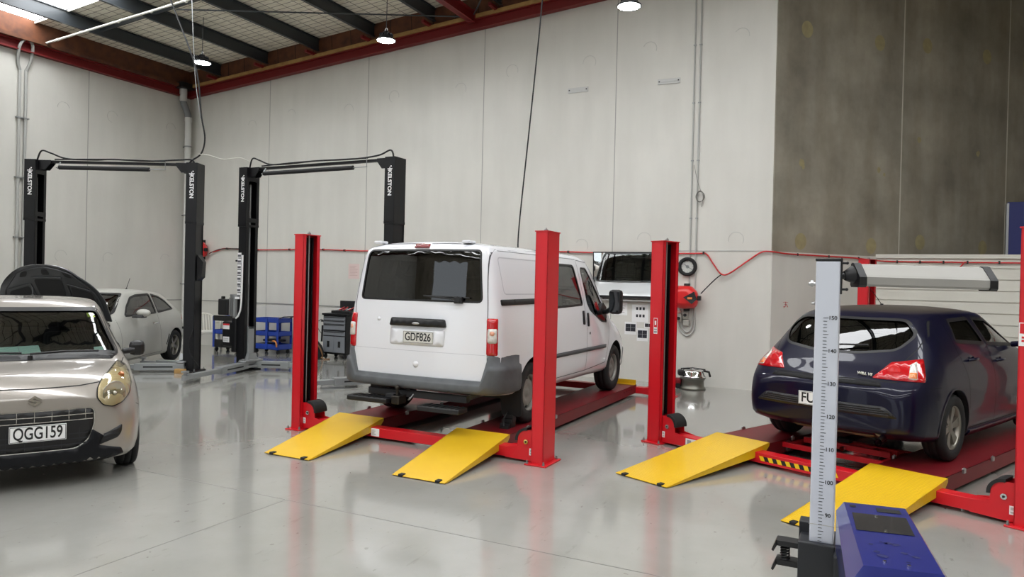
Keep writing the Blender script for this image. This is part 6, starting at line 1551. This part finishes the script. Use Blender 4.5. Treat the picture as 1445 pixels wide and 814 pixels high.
m = MB(); m.tube([(.36, -.16, .80), (.47, -.16, .84), (.47, .16, .84), (.36, .16, .80)], .012, 8); obj('handle', m, M_BLACK, tb_)
m = MB(); m.box((-.18, -.12, .27), (.30, .12, .32), bev=.02) ; m.box((-.34, -.15, .155), (-.1, .1, .22), bev=.01); obj('tray_liner', m, M_BLACK, tb_)
ob_ = thing('tool_roll', 'small orange-brown tool hooked over the lowest tray of the three-tier blue trolley', 'tool', (-11.66, 11.86, .15)); m = MB(); m.tube(smooth_path([(-.10, 0, .14), (-.02, -.02, .15), (.04, -.03, .11), (.05, -.03, .02)], 6), .018, 8); obj('grip', m, mat('tan_orange', srgb(206, 130, 60), .6), ob_)
# grey tool cabinet with an open case on top
tc_ = thing('tool_cabinet', 'black and grey roller tool cabinet by the back wall, left of the van', 'tool cabinet', (-10.13, 12.20, 0), 0); M_CG = mat('cabinet_grey', srgb(128, 132, 138), .4, metal=.2)
m = MB(); m.box((-.31, -.21, .10), (.31, .22, .93), bev=.01); m.box((-.34, -.23, .93), (.34, .24, .97), bev=.01); obj('carcass', m, M_BLKP, tc_)
for z0, z1 in ((.83, .90), (.75, .82), (.62, .74), (.50, .59)):
    m = MB(); m.box((-.29, -.225, z0), (.29, -.21, z1), bev=.003); dr = obj('drawer', m, M_CG if z0 != .50 else M_CG, tc_); m = MB(); m.box((-.27, -.235, z1-.02), (.27, -.225, z1-.005)); obj('drawer_pull', m, M_BLACK, dr)
for x0, x1 in ((-.29, -.005), (.005, .29)):
    m = MB(); m.box((x0, -.225, .14), (x1, -.21, .48), bev=.003); dr = obj('cabinet_door', m, M_CG, tc_); m = MB(); c = (x0+x1)/2; m.box((c-.03, -.232, .25), (c+.03, -.225, .38)); obj('door_recess', m, M_BLACK, dr)
for sx in (-1, 1):
    for sy in (-1, 1): m = MB(); m.cyl((sx*.26-.012, sy*.17, .05), (sx*.26+.012, sy*.17, .05), .05, 16); m.box((sx*.26-.02, sy*.17-.02, .05), (sx*.26+.02, sy*.17+.02, .1)); obj('castor', m, M_BLACK, tc_)
m = MB(); m.cyl((-.37, -.2, .80), (-.37, .2, .80), .012, 10); m.box((-.38, -.2, .78), (-.31, -.18, .82)); m.box((-.38, .18, .78), (-.31, .2, .82)); m.cyl((-.37, -.18, .35), (-.37, -.16, .70), .02, 10); obj('side_handle', m, M_BLACK, tc_)
oc = thing('tool_case', 'open black tool case standing on top of the grey tool cabinet', 'tool case', (-10.07, 12.22, .97)); m = MB(); m.box((-.22, -.16, 0), (.26, .10, .06), bev=.01); lw = obj('case_base', m, M_BLACK, oc)
m = MB(); m.box((-.20, .10, .04), (.26, .13, .27), bev=.008); m.box((-.18, .095, .06), (.24, .10, .25)); obj('case_lid', m, M_BLACK, oc)
for k in range(6):
    m = MB(); a = Vector((-.15+.06*k, -.08+.03*(k % 3), .07)); m.cyl(a, a+Vector((.10, .05, .04+.03*(k % 2))), .010, 8); obj('tool', m, M_HOSE if k % 2 else M_STEEL, oc)
# black backpack
bp_ = thing('backpack', 'black backpack slumped on the floor between the red post and the tool cabinet', 'backpack', (-10.55, 11.80, 0), R(15)); m = MB()
sec = []
for z, rx, ry, ox in ((0, .20, .14, 0), (.03, .24, .17, 0), (.15, .25, .17, .0), (.28, .22, .14, -.02), (.37, .16, .10, -.04), (.41, .08, .05, -.05)): sec.append([Vector((ox+rx*math.copysign(abs(math.cos(a))**.8, math.cos(a)), ry*math.sin(a), z)) for a in [2*PI*k/20 for k in range(20)]])
m.grid(sec, closeu=True); m.add(sec[0], [list(range(20))[::-1]]); m.add(sec[-1], [list(range(20))]); m.box((-.15, -.19, .04), (.12, -.14, .2), bev=.03); obj('body', m, mat('bag_black', srgb(30, 31, 34), .85), bp_)
m = MB(); m.tube(smooth_path([(.14, -.1, .33), (.24, -.12, .22), (.28, -.1, .08), (.24, -.08, .02)], 6), .016, 6); m.tube(smooth_path([(.25, -.1, .04), (.34, -.12, .01), (.42, -.05, .012)], 5), .014, 6); obj('strap', m, mat('strap_tan', srgb(120, 88, 56), .8), bp_)
# wires on the wall above it
wr = on_wall('loose_wire', 'thin dark wires looping down the back wall above the black backpack', 'cable', -11.0, .78); m = MB(); m.tube(smooth_path([(-.12, -.02, .15), (.0, -.03, -.02), (.10, -.03, .02), (.22, -.03, -.12), (.36, -.03, .04), (.42, -.03, .06)], 6), .006, 5); m.tube(smooth_path([(-.12, -.02, .0), (.04, -.03, -.24), (.2, -.03, -.34), (.38, -.03, -.1)], 6), .006, 5); obj('wire', m, M_RUB, wr)
# stacked rims
rm = thing('alloy_rim', 'bare grey steel wheel rim lying flat on the floor by the back wall', 'wheel rim', (-2.55, 12.10, 0), 0, 'rims stacked under the sockets'); m = MB()
m.lathe([(.20, .0), (.215, .01), (.205, .03), (.185, .05), (.180, .14), (.20, .17), (.215, .185), (.20, .195), (.17, .17), (.165, .05), (.18, .01)], 36, closed=True); m.lathe([(.04, .10), (.165, .12)], 36); obj('barrel', m, mat('rim_grey', srgb(120, 120, 112), .35, metal=.8), rm)
r2 = thing('chrome_rim', 'bright chrome wheel trim resting on the grey rim under the sockets', 'wheel rim', (-2.55, 12.10, .197), R(20), 'rims stacked under the sockets'); m = MB()
m.lathe([(.21, .0), (.22, .012), (.20, .03), (.18, .10), (.16, .13), (.06, .14), (.05, .12), (.14, .115), (.165, .09), (.18, .02)], 36, closed=True); obj('dish', m, M_CHROME, r2); m = MB(); m.box((-.26, -.12, .03), (-.16, .02, .13), bev=.03); m.tube([(.16, -.1, .12), (.25, -.05, .10), (.28, .0, .02)], .018, 8); m.tube([(-.2, .0, .14), (0, .08, .145), (.2, .0, .13)], .012, 6); obj('clip_ring', m, M_BLACK, r2)
fj_ = thing('floor_jack', 'low dark red trolley jack on the floor left of the stacked rims', 'floor jack', (-2.98, 12.12, 0)); m = MB(); m.box((-.22, -.09, .05), (.24, -.07, .15), bev=.005); m.box((-.22, .07, .05), (.24, .09, .15), bev=.005); m.box((-.05, -.06, .09), (.22, .06, .17), bev=.01); obj('frame', m, mat('jack_red', srgb(140, 24, 34), .4, coat=.3), fj_)
for x in (-.18, .2): m = MB(); m.cyl((x, -.12, .045), (x, .12, .045), .045, 16); obj('roller', m, M_BLACK, fj_)
m = MB(); m.cyl((.1, 0, .16), (.1, 0, .20), .04, 14); obj('saddle', m, M_GALV, fj_)
# timber block under the lift post, small floor debris
wb = thing('timber_block', 'short pale timber block at the foot of the left lift post', 'timber block', (-10.66, 8.60, 0), R(ang1)); m = MB(); m.box((-.09, -.04, 0), (.09, .04, .075), bev=.004); obj('block', m, M_TIML, wb); m = MB(); m.box((-.0905, -.03, .036), (.0905, .03, .039)); obj('saw_line', m, M_TIM, wb)
# ================================================================ LIGHT AND CAMERA
wd = bpy.data.worlds.new('day'); SC.world = wd; wd.use_nodes = True
bg = wd.node_tree.nodes['Background']; bg.inputs['Color'].default_value = (.86, .93, 1, 1); bg.inputs['Strength'].default_value = WORLD
for a, b in DO:
    l = bpy.data.lights.new('door_daylight', 'AREA'); l.shape = 'RECTANGLE'; l.size = b-a; l.size_y = 4.2; l.cycles.is_portal = True
    o = bpy.data.objects.new('door_daylight', l); COL.objects.link(o); o.location = ((a+b)/2, YF-.1, 2.1); o.rotation_euler = (R(90), 0, 0)
def led(x, y, z, label):
    t = thing('high_bay_light', label, 'ceiling light', (x, y, z), 0, 'high bay lights hanging from the purlins')
    m = MB(); m.lathe([(.001, .16), (.05, .16), (.06, .10), (.09, .09), (.15, .035), (.17, .02), (.172, 0), (.158, 0), (.155, .012), (.001, .012)], 32)
    for k in range(16):
        a = 2*PI*k/16; m.box((.05, -.003, .03), (.12, .003, .12), 0, Matrix.Rotation(a, 4, 'Z'))
    obj('housing', m, M_BLKP, t)
    m = MB(); m.lathe([(.001, .004), (.155, .004), (.155, .010), (.001, .010)], 32); obj('lens', m, mat('led_lens', (1, 1, 1, 1), .4, emit=(.92, .97, 1, 1), estr=LED), t)
    m = MB(); h = roofz(x)+.36-z; m.tube([(0, 0, .16), (0, 0, .24), (.01, 0, h)], .007, 6); obj('cord', m, M_BLACK, t)
    m = MB(); m.lathe([(.028, -.006), (.034, 0), (.028, .006), (.022, 0)], 16, M=Matrix.Translation((0, 0, .19)) @ Matrix.Rotation(PI/2, 4, 'X'), closed=True); obj('hook', m, M_STEEL, t)
led(-7.68, 10.3, 5.93, 'round led high bay light hanging in front of the back wall above the white van')
led(-11.7, 9.8, 5.86, 'small round led high bay light on a cord in the far left corner')
led(-3.06, 9.7, 5.62, 'round led high bay light right of the long hanging black cable')
cam = bpy.data.cameras.new('camera'); cam.sensor_width = 36; cam.lens = 36*1007.35/1445; cam.clip_end = 100; cam.clip_start = .05
co = bpy.data.objects.new('camera', cam); COL.objects.link(co)
A_, P_, Q_ = R(26.29), R(.40855682), R(1.32024231)
Rz = Matrix(((math.cos(Q_), -math.sin(Q_), 0), (math.sin(Q_), math.cos(Q_), 0), (0, 0, 1)))
Rx = Matrix(((1, 0, 0), (0, math.cos(P_), -math.sin(P_)), (0, math.sin(P_), math.cos(P_))))
R0 = Matrix(((1, 0, 0), (0, 0, -1), (0, 1, 0)))
Mr = Matrix(((math.cos(A_), -math.sin(A_), 0), (math.sin(A_), math.cos(A_), 0), (0, 0, 1)))
RR = Rz @ Rx @ R0 @ Mr.transposed()
m4 = Matrix((RR[0], -RR[1], -RR[2])).transposed().to_4x4(); m4.translation = (0, 0, 1.70)
co.matrix_world = m4; SC.camera = co
SC.view_settings.view_transform = 'Standard'; SC.view_settings.look = 'None'; SC.view_settings.gamma = 1; SC.view_settings.exposure = EXPO
SC.view_settings.use_curve_mapping = False
SC.cycles.use_denoising = True; SC.cycles.max_bounces = 10; SC.cycles.diffuse_bounces = 5; SC.cycles.glossy_bounces = 5; SC.cycles.transparent_max_bounces = 16
SC.cycles.sample_clamp_indirect = 6; SC.cycles.caustics_reflective = False; SC.cycles.caustics_refractive = False
